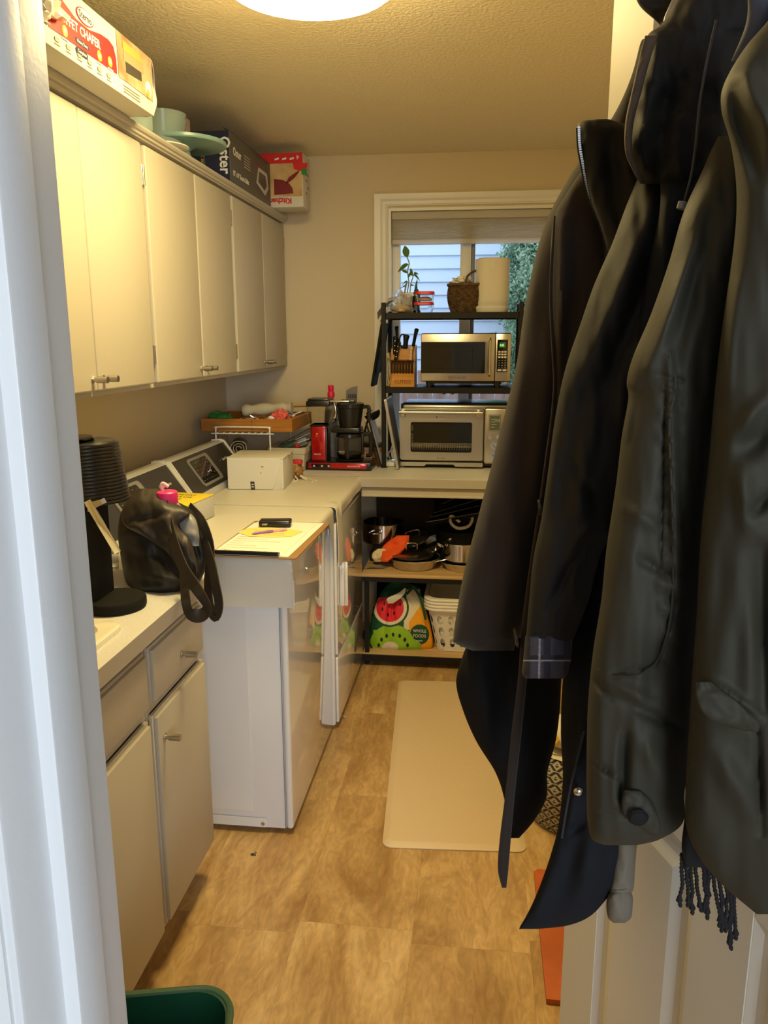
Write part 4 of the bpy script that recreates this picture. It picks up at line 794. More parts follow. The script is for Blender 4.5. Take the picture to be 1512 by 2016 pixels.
# plant
pp = thing('potted_bamboo', 'lucky bamboo plant in a square white pot on the rack left end', 'plant', (.975, 3.97, T)); MB().box(-.036, .036, -.036, .036, .001, .098, r=.004).build('pot', 'pot', pp)
MB().box(-.032, .032, -.032, .032, .094, .099).build('soil', 'soil', pp)
def lf(base, tip, w_, droop=.0):
    base, tip = Vector(base), Vector(tip); d = tip-base; s_ = d.cross(Vector((0, 1, 0))).normalized(); m = MB()
    m.grid(lambda u, v: base+d*v+s_*(u-.5)*2*w_*math.sin(PI*min(1, v*1.02))**.8+Vector((0, -.006*(1-abs(u-.5)*2), -droop*v*v)), 4, 10, thick=.0005); return m
for pts, r_ in (([(-.004, 0, .095), (.004, 0, .15), (-.002, 0, .20), (.006, 0, .235), (-.004, .0, .262)], .0028), ([(.010, 0, .095), (.014, 0, .14), (.024, 0, .17), (.028, 0, .185)], .0025), ([(-.016, 0, .095), (-.012, 0, .12), (-.006, 0, .15)], .004)):
    MB().tube(catmull([Vector(p) for p in pts], 16), r_, 8).build('stem', 'stem', pp)
for b_, t_, w_, d_ in (((-.004, 0, .262), (-.016, 0, .318), .017, 0), ((.004, 0, .232), (-.050, 0, .225), .011, .03), ((-.002, 0, .19), (-.030, 0, .215), .007, .01), ((.0, 0, .15), (-.034, 0, .17), .007, .05), ((.028, 0, .185), (.052, 0, .205), .008, .02), ((.022, 0, .175), (.012, 0, .215), .007, 0), ((.028, 0, .18), (.060, 0, .185), .008, .035), ((.012, 0, .13), (.036, 0, .155), .006, .03), ((.0, 0, .17), (.018, 0, .20), .006, 0), ((-.01, 0, .13), (-.03, 0, .14), .006, .02), ((.035, -.02, .10), (.048, -.02, .165), .005, 0)):
    lf(b_, t_, w_, d_).build('leaf', 'leaf', pp)
# plastic bags
def crumple(name, label, c, rx, ry, rz_, m, seed, amp=.6, sc=2.4, flatb=True):
    b_ = MB()
    def fn(u, v):
        a, b = u*2*PI, v*PI; d = Vector((math.sin(b)*math.cos(a), math.sin(b)*math.sin(a), math.cos(b)))
        q = 1+amp*noise.noise(d*sc+Vector((seed, 0, 0)))-amp*.5*abs(noise.noise(d*sc*2.7+Vector((0, seed, 0)))); z = d.z*rz_*q
        return Vector((d.x*rx*q, d.y*ry*q, max(z, -rz_*.55)))
    b_.grid(fn, 48, 24, closed_u=True); bmesh.ops.remove_doubles(b_.bm, verts=b_.bm.verts, dist=1e-5)
    return b_.build(name, m, loc=c, angle=25)
tag(crumple('plastic_bag', '', (.945, 3.87, T+.036), .062, .06, .052, 'bag', 2), 'clear crumpled plastic bag of bread at the rack left corner', 'plastic bag')
blob('bread_piece', 'pale bread inside the clear plastic bag on the rack', 'bread', (.955, 3.85, T+.020), .040, .035, .019, mat('bread', (.75, .58, .32), .8), 2, .2)
m = MB(); m.grid(lambda u, v: Vector((.02-u*.075, .02*math.sin(u*4)+.04*v, .055-.062*u*u+.01*math.sin(v*6)*u-.02*v*u)), 10, 8, thick=.0008); tag(m.build('bag_tail', mat('pale_purple_film', (.42, .38, .46), .3, trans=.3), loc=(.905, 3.775, T+.002)), 'greyish film tail of a bag drooping over the left rack post', 'film')

# ================================================================== TOP OF THE WALL CABINETS
def art(parent, name, m, poly, O, U, V, t=.0005): return MB().prism(poly, O, U, V, t).build(name, m, parent, smooth=False)
XE = .401
st = thing('buffet_chafer_box', 'white and red boxed buffet chafer set on the nearest wall cabinet', 'box', (0, 1.60, ZT)); BH = .145; BL = .662
MB().box(.10, XE+.03, 0, BL, .001, BH, r=.002).build('carton', 'card', st)
XF_ = XE+.031; O = Vector((XF_, 0, 0))
art(st, 'printed_panel', 'redink', [(.12, .036), (.437, .040), (.437, .075), (.425, .098), (.40, .105), (.36, .103), (.30, .092), (.24, .094), (.20, .106), (.16, .118), (.12, .125)], O, Y, Z)
art(st, 'photo_panel', 'photo', [(.446, .038), (.655, .036), (.655, .143), (.446, .143)], O, Y, Z)
text('lettering', 'BUFFET CHAFER', .027, O+Y*.160+Z*.067+X*.0006, Y, Z, 'whiteink', st, squash=.98, bold=.0005)
art(st, 'logo_oval', 'redink', circ(.040, 28, .285, .112, .0165), O+X*.0004, Y, Z); art(st, 'logo_oval', 'whiteink', circ(.036, 28, .285, .112, .0145), O+X*.001, Y, Z)
text('lettering', 'Sterno', .022, O+Y*.285+Z*.1045+X*.0016, Y, Z, 'darkink', st, align='CENTER', bold=.0005)
for yy, zz in ((.186, .050), (.345, .052), (.400, .056)): art(st, 'round_badge', 'goldink', circ(.0115, 20, yy, zz), O+X*.0006, Y, Z); art(st, 'badge_icon', 'whiteink', circ(.005, 12, yy, zz), O+X*.0012, Y, Z); art(st, 'print', 'whiteink', [(yy-.014, zz-.018), (yy+.014, zz-.018), (yy+.014, zz-.015), (yy-.014, zz-.015)], O+X*.0006, Y, Z)
for yy, zz, w_, tx in ((.262, .050, .052, 'Heavy Duty'), (.258, .030, .045, 'Complete')): art(st, 'dark_banner', 'navyprint', rr(w_*1.2, .012, .005), O+Y*yy+Z*zz+X*.0006, Y, Z); text('lettering', tx, .010, O+Y*yy+Z*(zz-.003)+X*.0013, Y, Z, 'whiteink', st, align='CENTER')
for i in range(6): art(st, 'printed_icon', 'greyink', rr(.020, .010, .004), O+Y*(.15+i*.048)+Z*.022+X*.0003, Y, Z); art(st, 'print', 'greyink', rr(.024, .0018, .0008), O+Y*(.15+i*.048)+Z*.012+X*.0003, Y, Z)
for i in range(3): art(st, 'print', 'greyink', rr(.10, .0025, .001), O+Y*.52+Z*(.012+.007*i)+X*.0003, Y, Z)
art(st, 'pictured_chafer', 'bronze', [(.490, .06), (.585, .066), (.585, .088), (.490, .085)], O+X*.0006, Y, Z); art(st, 'pictured_chafer', mat('pan_side_print', (.45, .24, .14), .5), [(.480, .085), (.60, .088), (.60, .110), (.480, .108)], O+X*.0008, Y, Z); art(st, 'pictured_food', mat('orange_food', (.65, .30, .06), .6), [(.480, .108), (.60, .110), (.575, .128), (.475, .130)], O+X*.0012, Y, Z)
art(st, 'pictured_plate', 'whiteink', circ(.020, 16, .625, .058), O+X*.0012, Y, Z); art(st, 'pictured_food', mat('orange_food', (.65, .30, .06), .6), circ(.011, 12, .622, .046), O+X*.0018, Y, Z)
tag(crumple('shrink_wrap', '', (XE-.005, 1.690, ZT+.080), .060, .085, .075, 'foil', 12, .9, 3), 'crumpled torn shrink wrap at the near end of the buffet chafer box', 'plastic wrap')
m = MB(); m.grid(lambda u, v: Vector((-.02+u*.05+.004*math.sin(v*9), .006+.014*math.sin(u*5+v*6), .006+v*.135)), 10, 18, thick=.0006); tag(m.build('shrink_wrap', 'foil', loc=(XE-.0, 1.60+BL+.006, ZT)), 'loose clear film flapping at the far end of the chafer box', 'plastic wrap')
# glass vase/dome and cake stand
gv = thing('glass_canister', 'tall clear teal-tinted glass canister behind the buffet chafer box', 'canister', (.285, 2.42, ZT)); MB().lathe([(.0, .003), (.072, .003), (.074, .01), (.074, .125), (.070, .125), (.070, .012), (0, .010)], n=10).build('body', 'tealglass', gv)
tb = thing('teal_bowl_stack', 'frosted teal bowls stacked behind the cake stand', 'bowl', (.255, 2.77, ZT+.036)); 
for i in range(2): MB().lathe([(.045, .001+.02*i), (.06, .01+.02*i), (.080, .085+.02*i), (.077, .085+.02*i), (.056, .014+.02*i), (0, .010+.02*i)], n=40).build('bowl', 'tealglass', tb)
cs = thing('cake_stand', 'teal ceramic pedestal cake stand at the edge of the cabinet top', 'cake stand', (.285, 2.86, ZT)); MB().lathe([(0, .001), (.06, .001), (.055, .008), (.03, .02), (.026, .045), (.045, .058), (.150, .060), (.153, .064), (.153, .073), (.149, .073), (.14, .067), (0, .066)], n=64).build('stand', 'teal', cs)
wp = thing('white_plate', 'white plate lying under the rim of the teal cake stand', 'plate', (.285, 2.67, ZT)); MB().lathe([(0, .001), (.055, .001), (.09, .014), (.088, .018), (.05, .008), (0, .007)], n=40).build('dish', 'cream', wp)
pb = thing('small_pink_box', 'small pinkish carton peeking out behind the navy griddle carton', 'box', (.16, 2.98, ZT)); MB().box(0, .08, 0, .10, .001, .20, r=.002).build('carton', mat('pinkish_card', (.50, .38, .35), .7), pb)
# griddle box: navy end and grey side
ot = thing('griddle_box', 'navy and grey electric skillet carton on the middle of the cabinet run', 'box', (.36, 3.17, ZT), rz=0); OL = .60; OH = .185
MB().box(-.24, 0.0, 0, OL, .001, OH, r=.002).build('carton', 'greyprint', ot)
art(ot, 'end_panel', 'navyprint', [(-.238, .003), (-.002, .003), (-.002, OH-.002), (-.238, OH-.002)], (0, -.0006, 0), X, Z)
text('lettering', 'Oster', .062, Vector((-.040, -.0014, OH-.022)), -Z, X, 'whiteink', ot, squash=.9, bold=.0012)
text('lettering', 'ELECTRIC SKILLET', .015, Vector((-.115, -.0014, OH-.03)), -Z, X, 'goldink', ot)
m = MB()
for a_, b_, c_, d_ in ((-.155, -.100, .025, .027), (-.155, -.100, OH-.027, OH-.025), (-.155, -.153, .025, OH-.025), (-.102, -.100, .025, OH-.025)): m.box(a_, b_, -.0016, -.0004, c_, d_)
m.build('print_frame', 'grn', ot, smooth=False)
O = Vector((.0006, 0, 0))
text('lettering', 'Oster', .045, O+Y*.04+Z*.105, Y, Z, 'whiteink', ot, bold=.0008); text('lettering', '12" x 16" Electric Skillet', .026, O+Y*.03+Z*.030, Y, Z, 'whiteink', ot, squash=.85, bold=.0004)
for i in range(5): art(ot, 'print', 'lgrey', rr(.09, .003, .001), O+Y*.23+Z*(.09+.011*i), Y, Z)
art(ot, 'pictured_skillet', 'lgrey', [(.36, .06), (.50, .03), (.56, .07), (.54, .13), (.40, .13)], O, Y, Z); art(ot, 'pictured_skillet', 'greyprint', [(.39, .07), (.49, .05), (.53, .075), (.51, .115), (.41, .115)], O+X*.0006, Y, Z)
MB().prism([(.0, .0), (.60, .0), (.56, .03), (.02, .035)], (.001, 0, OH-.002), Y, (X*-.9+Z*.45).normalized(), .0015).build('open_flap', 'greyprint', ot)
# KitchenAid-like upside down box at the far end
kt = thing('upside_down_box', 'red and cream kitchen appliance carton upside down at the far end', 'box', (.0, 3.80, ZT)); KX0, KX1, KH = .15, .506, .235
MB().box(KX0, KX1, 0, .15, .001, KH, r=.003).build('carton', 'card', kt); O = Vector((0, -.0008, 0))
art(kt, 'printed_band', 'redink', [(KX0, KH-.045), (KX1, KH-.045), (KX1, KH), (KX0, KH)], O, X, Z); art(kt, 'photo_panel', mat('tan_photo', (.46, .28, .10), .5, vary=(9, (.60, .42, .20), .4, .6)), [(KX0, .048), (KX1-.004, .048), (KX1-.004, KH-.045), (KX0, KH-.045)], O, X, Z)
art(kt, 'pictured_mixer', mat('maroon_print', (.18, .01, .012), .5), [(.37, .055), (.46, .06), (.455, .085), (.44, .105), (.41, .12), (.37, .125)], O-Y*.0006, X, Z)
art(kt, 'pictured_beater', mat('maroon_print', (.18, .01, .012), .5), [(.425, .105), (.44, .13), (.475, .152), (.49, .16), (.488, .150), (.465, .125), (.44, .108)], O-Y*.0006, X, Z)
art(kt, 'pictured_badge', 'redink', [(.46, KH-.045), (.53, KH-.045), (.525, KH-.07), (.495, KH-.08), (.465, KH-.07)], O-Y*.0006, X, Z); art(kt, 'pictured_herbs', 'grn', [(.50, KH-.07), (.525, KH-.07), (.525, KH-.10), (.50, KH-.095)], O-Y*.0012, X, Z)
text('lettering', 'KitchenAid', .034, Vector((KX1-.055, -.0012, .040)), -X, -Z, 'redink', kt, bold=.0012); text('lettering', 'MARQUE', .010, Vector((KX1-.09, -.0012, .044)), -X, -Z, 'greyink', kt)
text('lettering', '4', .028, Vector((KX1-.015, -.0016, KH-.010)), -X, -Z, 'whiteink', kt)
for a in (.05, .085, .12): art(kt, 'print', 'whiteink', rr(.022, .008, .002), Vector((KX1-a, -.0014, KH-.025)), X*.9+Z*.2, Z, .0004)
art(kt, 'printed_icon', 'grn', rr(.02, .03, .004), Vector((KX1+.0006, .05, KH-.05)), Y, Z); 
for i in range(4): art(kt, 'printed_icon', 'greyink', rr(.03, .012, .003), Vector((KX1+.0006, .07+.03*(i % 2), .07+.028*i)), Y, Z)

# ================================================================== NEAR COUNTER: black capsule machine
cm = thing('capsule_coffee_machine', 'glossy black capsule coffee machine with ribbed head on the near counter', 'coffee machine', (.470, 1.665, .914))
MB().lathe([(0, .0015), (.070, .0015), (.072, .006), (.072, .020), (.069, .025), (0, .025)], c=(.035, .0, 0), n=48).build('drip_base', 'blackm', cm)
MB().box(-.075, .012, -.045, .055, .0015, .30, r=.006).build('column', 'blackm', cm)
MB().box(-.060, -.004, -.085, -.040, .0015, .335, r=.004).build('front_tower', 'blackg', cm)
MB().box(-.058, -.006, -.0865, -.085, .02, .155, r=.001, seg=1).build('tank_window', 'darkglass', cm)
m = MB(); prof = []
for k_ in range(17):
    r_ = .088-.0011*k_; z_ = .250+k_*.0078; prof += [(r_, z_), (r_+.0013, z_+.0025), (r_+.0013, z_+.005), (r_, z_+.0075)]
prof = [(0, .248), (.06, .248)]+prof+[(.065, .386), (.02, .392), (0, .392)]
MB().lathe(prof, c=(-.015, .02, 0), n=56).build('ribbed_head', 'black', cm, angle=25)
MB().box(-.065, -.005, -.09, .0, .335, .388, r=.006).build('top_cover', 'black', cm)
MB().lathe([(0, 0), (.042, 0), (.044, .003), (.04, .006), (0, .007)], c=(-.025, -.01, .392), n=28).build('top_button', 'blackg', cm)
m = MB(); m.box(-.008, .008, 0, .007, 0, .130, r=.002); m.xf(Matrix.Translation((.030, -.075, .268)) @ Matrix.Rotation(math.radians(-28), 4, 'Y') @ Matrix.Rotation(math.radians(180), 4, 'X')); m.build('chrome_lever', 'chrome', cm)
m = MB(); m.prism([(0, 0), (.035, .018), (.03, .028), (0, .020)], (.030, -.060, .243), X, Z, .02); m.build('spout', 'chrome', cm)

# ================================================================== PIXEL-MEASURED CLOTH LOFTS (built at real depth and thickness)
def loft(rows, n=64, m=90, creases=(), amp=.006, sx=60, sy=200, seed=0, power=.8, capb=True, capt=True, matfn=None, back=1.0, thin_end=None):
    """rows: (py, left px, right px, distance y, half thickness). Closed body with real thickness."""
    R = [Vector((r[0], r[1], r[2])) for r in rows]; R2 = [Vector((r[3], r[4], 0)) for r in rows]; A = catmull(R, m); B = catmull(R2, m); mb = MB(); G = []
    for j in range(m+1):
        py, xl, xr = A[j]; d, th = B[j][0], max(B[j][1], .002); ring = []
        mid, hw = (xl+xr)/2, max((xr-xl)/2, .5)
        for k_ in range(n):
            a = 2*PI*k_/n; c_, s_ = math.cos(a), math.sin(a); px = mid+hw*c_
            w_ = abs(s_)**power; off = -th*w_ if s_ > 0 else th*w_*back
            env = min(1, abs(s_)*1.6)
            nz = noise.noise(Vector((px/sx+seed, py/sy, seed*.3)))+.5*noise.noise(Vector((px/sx*2.3, py/sy*2.1+seed, 2)))
            dsp = amp*nz
            for (x0, y0, x1, y1, wd_, am) in creases:
                if am*am > 1e-4: wd_, am = wd_*1.35, am*.7
                L2 = (x1-x0)**2+(y1-y0)**2; t = max(0, min(1, ((px-x0)*(x1-x0)+(py-y0)*(y1-y0))/L2)); q = math.hypot(px-x0-t*(x1-x0), py-y0-t*(y1-y0))/wd_
                if q < 3: dsp += am*math.exp(-q*q)*(math.sin(PI*(.15+.7*t)))
            ring.append(mb.bm.verts.new(at(px, py, d+off+dsp*env*(1 if s_ > 0 else .5))))
        G.append(ring)
    for j in range(m):
        for k_ in range(n):
            f = mb.bm.faces.new((G[j][k_], G[j][(k_+1) % n], G[j+1][(k_+1) % n], G[j+1][k_]))
            if matfn: py, xl, xr = A[j]; f.material_index = matfn((xl+xr)/2+(xr-xl)/2*math.cos(2*PI*(k_+.5)/n), py, math.sin(2*PI*(k_+.5)/n) > 0)
    if capt: mb.bm.faces.new(G[0])
    if capb: mb.bm.faces.new(G[-1])
    return mb
def rooted(name, label, cat, loc, group=None):
    t = thing(name, label, cat, loc, group=group); return t, Matrix.Translation(-Vector(loc))

# black tote bag on counter
tb_, Mi = rooted('black_tote_bag', 'shiny dark brown nylon bag slumped on the counter, handles hanging down', 'bag', (.45, 1.85, .914))
loft([(966, 272, 318, 1.95, .02), (985, 255, 345, 1.93, .05), (1010, 238, 386, 1.92, .07), (1050, 232, 400, 1.90, .085), (1100, 238, 408, 1.88, .09), (1140, 246, 396, 1.86, .09), (1160, 256, 372, 1.845, .08), (1172, 272, 358, 1.84, .05)], 96, 80,
     creases=[(262, 1010, 360, 1150, 12, .018), (240, 1050, 300, 1050, 10, -.012), (330, 985, 370, 1120, 9, -.015), (350, 1020, 400, 1120, 8, .015), (255, 1090, 350, 1100, 14, .012), (290, 1130, 380, 1150, 8, -.010), (380, 1050, 395, 1130, 7, .012)], amp=.007, sx=34, sy=50, seed=4).xf(Mi).build('sack', 'toteb', tb_, angle=70)
loft([(962, 270, 312, 1.90, .02), (985, 250, 335, 1.87, .03), (1010, 240, 374, 1.85, .035), (1035, 246, 352, 1.83, .03), (1060, 290, 372, 1.81, .02), (1090, 330, 384, 1.80, .016), (1130, 352, 392, 1.79, .012), (1150, 366, 384, 1.79, .006)], 80, 60, creases=[(262, 1010, 350, 1090, 9, .012), (300, 975, 372, 1100, 8, -.012), (250, 1030, 330, 1010, 7, .010)], amp=.007, sx=26, sy=40, seed=6).xf(Mi).build('folded_flap', 'tote', tb_, angle=70)
def strap(pts, w_, th, m, par, Mi, name='strap', n=40, tw=0):
    P = catmull([Vector(p) for p in pts], n); mb = MB(); prev = None; G = []
    for i, p in enumerate(P):
        t = (P[min(i+1, n)]-P[max(i-1, 0)]).normalized(); side = t.cross(Vector((-.55, -.8, .25)).normalized()).normalized()
        if prev and side.dot(prev) < 0: side = -side
        prev = side; nn = t.cross(side).normalized(); G.append([mb.bm.verts.new(p+side*a*w_/2+nn*b*th/2) for a, b in ((-1, -1), (0, -1.4), (1, -1), (1, 1), (0, .6), (-1, 1))])
    for A, B in zip(G, G[1:]):
        for q in range(6): mb.bm.faces.new((A[q], A[(q+1) % 6], B[(q+1) % 6], B[q]))
    mb.bm.faces.new(G[0]); mb.bm.faces.new(G[-1]); mb.xf(Mi); return mb.build(name, m, par)
strap([at(320, 975, 1.87), at(340, 1060, 1.78), at(362, 1120, 1.72), at(388, 1160, 1.68), at(408, 1195, 1.68), at(395, 1212, 1.68), at(372, 1205, 1.68), at(364, 1170, 1.69), at(360, 1120, 1.76)], .032, .003, 'tote', tb_, Mi, 'handle')
strap([at(372, 1000, 1.92), at(398, 1030, 1.86), at(414, 1080, 1.84), at(410, 1140, 1.80), at(412, 1190, 1.76), at(424, 1212, 1.74), at(431, 1190, 1.74), at(424, 1150, 1.76), at(416, 1110, 1.80), at(400, 1060, 1.86)], .030, .003, 'tote', tb_, Mi, 'handle')
g_ = loft([(1000, 318, 360, 1.88, .015), (1020, 322, 384, 1.865, .02), (1050, 345, 392, 1.85, .02), (1075, 368, 392, 1.84, .012)], 32, 20, amp=.006, sx=15, sy=20); g_.xf(Mi).build('lining_flap', 'grey', tb_)
pbt = thing('water_bottle', 'pale bottle with hot pink cap poking out of the black bag', 'bottle', at(329, 967, 1.87)-Z*.1205); 
MB().lathe([(0, 0), (.030, 0), (.032, .01), (.032, .080), (.026, .09), (.0, .092)], n=32).build('body', 'ltpurple', pbt); MB().lathe([(.0245, .088), (.0255, .090), (.0255, .118), (.022, .121), (0, .121)], n=32).build('cap', 'pink', pbt)
MB().tube(catmull([(-.010, 0, .119), (-.014, 0, .135), (-.008, 0, .140), (.004, 0, .132)], 12), .0045, 10).build('loop', mat('pale_pink', (.80, .55, .55), .5), pbt)

# ================================================================== LOWER OPEN SHELVING
ls = thing('open_shelf_unit', 'black framed shelf unit with wood boards under the back countertop', 'shelf unit', (.806, 3.50, 0)); LW = XR-.01-.806
MB().box(0, LW, .0, .56, .4425, .4572, r=.002).build('shelf_board', 'wood', ls); MB().box(.0, LW, .004, .556, .045, .060, r=.002).build('shelf_board', 'wood', ls)
for z0, z1, f_ in ((.420, .442, 0), (.028, .0445, 0)):
    for a in (.0, .54): MB().box(0, LW, a, a+.02, z0, z1, r=.001, seg=1).build('rail', 'blackmetal', ls)
MB().box(0, LW, -.004, .0035, .028, .060, r=.001, seg=1).build('rail', 'blackmetal', ls)
for a in (.003, LW-.025):
    for b in (.02, .535): MB().box(a+.008, a+.028, b, b+.022, .001, .419, r=.001, seg=1).build('post', 'blackmetal', ls)
MB().box(-.0, LW, .560, .566, .08, .44).build('dark_backing', 'blackm', ls); MB().box(.0, LW, .560, .566, .46, .868).build('dark_backing', mat('wall_shade_brown', (.055, .040, .024), .8), ls)  # upper sheet is added; wall shade under the counter put into its brown
ZB = .458
def pan(name, label, cx, cy, z, r, h, wall=.003, flare=1.0, inside='steeld', ear=False):
    t = thing(name, label, 'pot', (cx, cy, z)); MB().lathe([(0, .001), (r*flare*.94, .001), (r*flare, .008), (r, h), (r+.004, h+.002), (r+.003, h+.004), (r-wall, h+.002), (r*flare-wall, .010), (0, .006)], n=56, cap=False).build('body', 'polished', t); return t
p1 = pan('stockpot', 'deep steel stockpot at the left back of the wood shelf', .868, 3.83, ZB+.075, .102, .098)
MB().tube(catmull([(-.045, -.092, .070), (-.055, -.125, .068), (-.035, -.145, .070), (.0, -.135, .070), (.005, -.102, .070)], 24), .0038, 8).build('handle', 'chrome', p1)
ps1 = thing('black_roasting_pan', 'black roasting pan beneath the steel stockpot', 'pan', (.815, 3.71, ZB)); MB().box(0, .19, 0, .28, .001, .045, r=.010).build('body', 'blackm', ps1); MB().tube(catmull([(.04, -.0, .03), (.04, -.03, .032), (.12, -.035, .034), (.13, 0, .03)], 16), .005, 8).build('handle', 'blackm', ps1)
MB().box(.825, .995, 3.73, 3.93, .0, .027, r=.004).xf(Matrix.Translation((-.0, 0, ZB+.0465))).build('griddle_plate', 'blackm', None)
tag(bpy.data.objects['griddle_plate'], 'flat black griddle plate between roasting pan and stockpot', 'pan')
p2 = pan('frying_pan', 'steel skillet with glass lid at the front edge of the wood shelf', 1.040, 3.655, ZB, .122, .048, flare=.86)
MB().tube(catmull([(.10, -.055, .040), (.15, -.055, .052), (.20, -.035, .066), (.26, -.02, .068), (.33, -.01, .064)], 24), [.006+.003*(i/24) for i in range(25)], 10, flat=.5).build('handle', 'chrome', p2)
for s_ in (-.012, .004): MB().lathe([(.004, 0), (.004, .003), (0, .004)], c=(.106, -.055+s_, .038), n=10).build('rivet', 'chrome', p2)
gl = thing('glass_cover', 'round glass pan lid with chrome loop handle resting in the skillet', 'lid', (1.028, 3.655, ZB+.056)); gl.rotation_euler = (0, 0, .2)
MB().lathe([(.100, .0), (.098, .004), (.075, .016), (.04, .024), (0, .027), (0, .025), (.04, .022), (.075, .014), (.096, .001)], n=56, cap=False).build('glass', 'smoke', gl)
MB().lathe([(.098, -.002), (.102, -.002), (.103, .003), (.099, .005)], n=56).build('rim', 'steel', gl)
MB().tube(catmull([(-.026, 0, .024), (-.026, 0, .048), (-.014, 0, .056), (.014, 0, .056), (.026, 0, .048), (.026, 0, .024)], 30), .0035, 10).build('handle', 'chrome', gl)
p3 = pan('saucepan', 'steel saucepan at the right of the wood shelf behind the coats', 1.265, 3.66, ZB+.040, .088, .085)
p4 = pan('shallow_pan', 'shallow steel pan under the saucepan on the wood shelf', 1.27, 3.645, ZB, .098, .036, flare=.85)
MB().tube(catmull([(-.09, -.03, .070), (-.115, -.04, .085), (-.10, -.055, .075), (-.085, -.045, .07)], 16), .004, 8).build('handle', 'chrome', p3)
st_ = thing('steel_strainer', 'tilted steel colander leaning behind the glass-lidded skillet', 'colander', (1.115, 3.80, ZB+.088), rot=(.1, -.45, 0)); MB().lathe([(.035, -.055), (.05, -.05), (.078, -.03), (.084, -.004), (.088, 0), (.082, 0), (.075, -.028), (.04, -.050)], n=44, cap=True).build('bowl', 'steeld', st_)
for k_ in range(22): a = PI+k_*PI/22; MB().lathe([(.0045, 0), (.0045, .002), (0, .002)], c=(.084*math.cos(a), .084*math.sin(a), -.012-.008*(k_ % 2)), n=8, rot=Matrix.Rotation(a+PI/2, 3, 'Z') @ Matrix.Rotation(PI/2, 3, 'X')).build('hole', 'blackm', st_)
l2 = thing('dark_glass_cover', 'dark glass lid with steel loop tilted behind the orange mitt', 'lid', (1.03, 3.76, ZB+.115), rot=(.35, -.30, 0)); MB().lathe([(.082, 0), (.078, .006), (.05, .016), (0, .02)], n=44).build('disc', 'darkglass', l2); MB().tube(catmull([(-.03, 0, .014), (-.03, 0, .036), (.03, 0, .036), (.03, 0, .014)], 20), .0035, 8).build('handle', 'chrome', l2)
# mitts
def px_blob(rows, n=32, m=20, **kw): return loft(rows, n, m, **kw)
om, Mi = rooted('orange_oven_mitt', 'bright orange silicone oven mitt crumpled left of the skillet', 'oven mitt', (.97, 3.60, ZB+.01))
px_blob([(1054, 782, 806, 3.70, .006), (1066, 764, 805, 3.69, .012), (1078, 752, 798, 3.67, .016), (1090, 752, 788, 3.64, .018), (1100, 750, 772, 3.61, .014), (1106, 752, 764, 3.60, .006)], amp=.010, sx=12, sy=12, creases=[(752, 1072, 800, 1060, 4, -.01), (770, 1062, 790, 1092, 4, .01)]).xf(Mi).build('mitt', 'orange', om)
wmt, Mi = rooted('cream_oven_mitt', 'cream cotton oven glove lying under the orange mitt', 'oven mitt', (.92, 3.58, ZB+.01))
px_blob([(1080, 744, 764, 3.66, .006), (1088, 734, 762, 3.65, .012), (1098, 732, 756, 3.64, .012), (1106, 738, 750, 3.64, .005)], amp=.008, sx=10, sy=10).xf(Mi).build('mitt', 'cream2', wmt)
tag(MB().prism([(0, 0), (.085, .02), (.10, .05), (.02, .03)], (0, 0, 0), X, Y, .0015).xf(Matrix.Rotation(.1, 4, 'Y')).build('paper_sleeve', 'grey', loc=(.815, 3.57, ZB+.012)), 'grey pointed sheet at the left front corner of the wood shelf', 'sheet')
# slanted baking trays
for i in range(5):
    w_, d_ = .34, .24; t = thing('baking_tray', ['lowest black baking tray in the slanted pile under the counter', 'second black baking tray in the slanted pile', 'middle black baking tray in the slanted pile', 'fourth dark baking tray in the slanted pile', 'topmost dark baking rack of the slanted pile'][i], 'baking tray', (1.10+.018*i, 3.72+.02*i, ZB+.185+.019*i), group='slanted pile of baking trays', rot=(0, math.radians(-13-2.5*i), math.radians(6*i-8)))
    shell(w_-.03, d_-.03, w_, d_, 0, .018, .003, .015).build('tray', ['blackm', 'steeld', 'blackm', 'steeld', 'blackm'][i], t); MB().tube([(-.003, -.003, .019), (w_+.003, -.003, .019), (w_+.003, d_+.003, .019), (-.003, d_+.003, .019)], .0022, 6, closed=True).build('rim', 'steeld' if i != 3 else 'blackm', t)
bb = thing('black_pan', 'lower black round pan beneath the slanted baking trays', 'pan', (1.25, 3.84, ZB)); MB().lathe([(0, .001), (.11, .001), (.12, .01), (.125, .07), (.12, .07), (.11, .015), (0, .01)], n=40).build('tub', 'blackm', bb); bb = thing('black_pan', 'upper black round pan directly under the slanted baking trays', 'pan', (1.25, 3.84, ZB)); MB().lathe([(0, .075), (.10, .075), (.115, .085), (.12, .15), (.115, .15), (.10, .09), (0, .085)], n=40).build('tub', 'blackm', bb)
rb = thing('pale_ribbon', 'pale looped webbing strap hanging over the baking trays', 'strap', (1.22, 3.66, ZB+.2)); Mi = Matrix.Translation(-Vector((1.22, 3.66, ZB+.2)))
strap([at(886, 1015, 3.72), at(888, 1030, 3.70), at(902, 1040, 3.70), at(922, 1036, 3.70), at(930, 1022, 3.70), at(926, 1016, 3.72)], .014, .0015, 'palestrap', rb, Mi)
strap([at(905, 1028, 3.72), at(893, 1018, 3.71), at(886, 1016, 3.71)], .014, .0015, 'palestrap', rb, Mi)

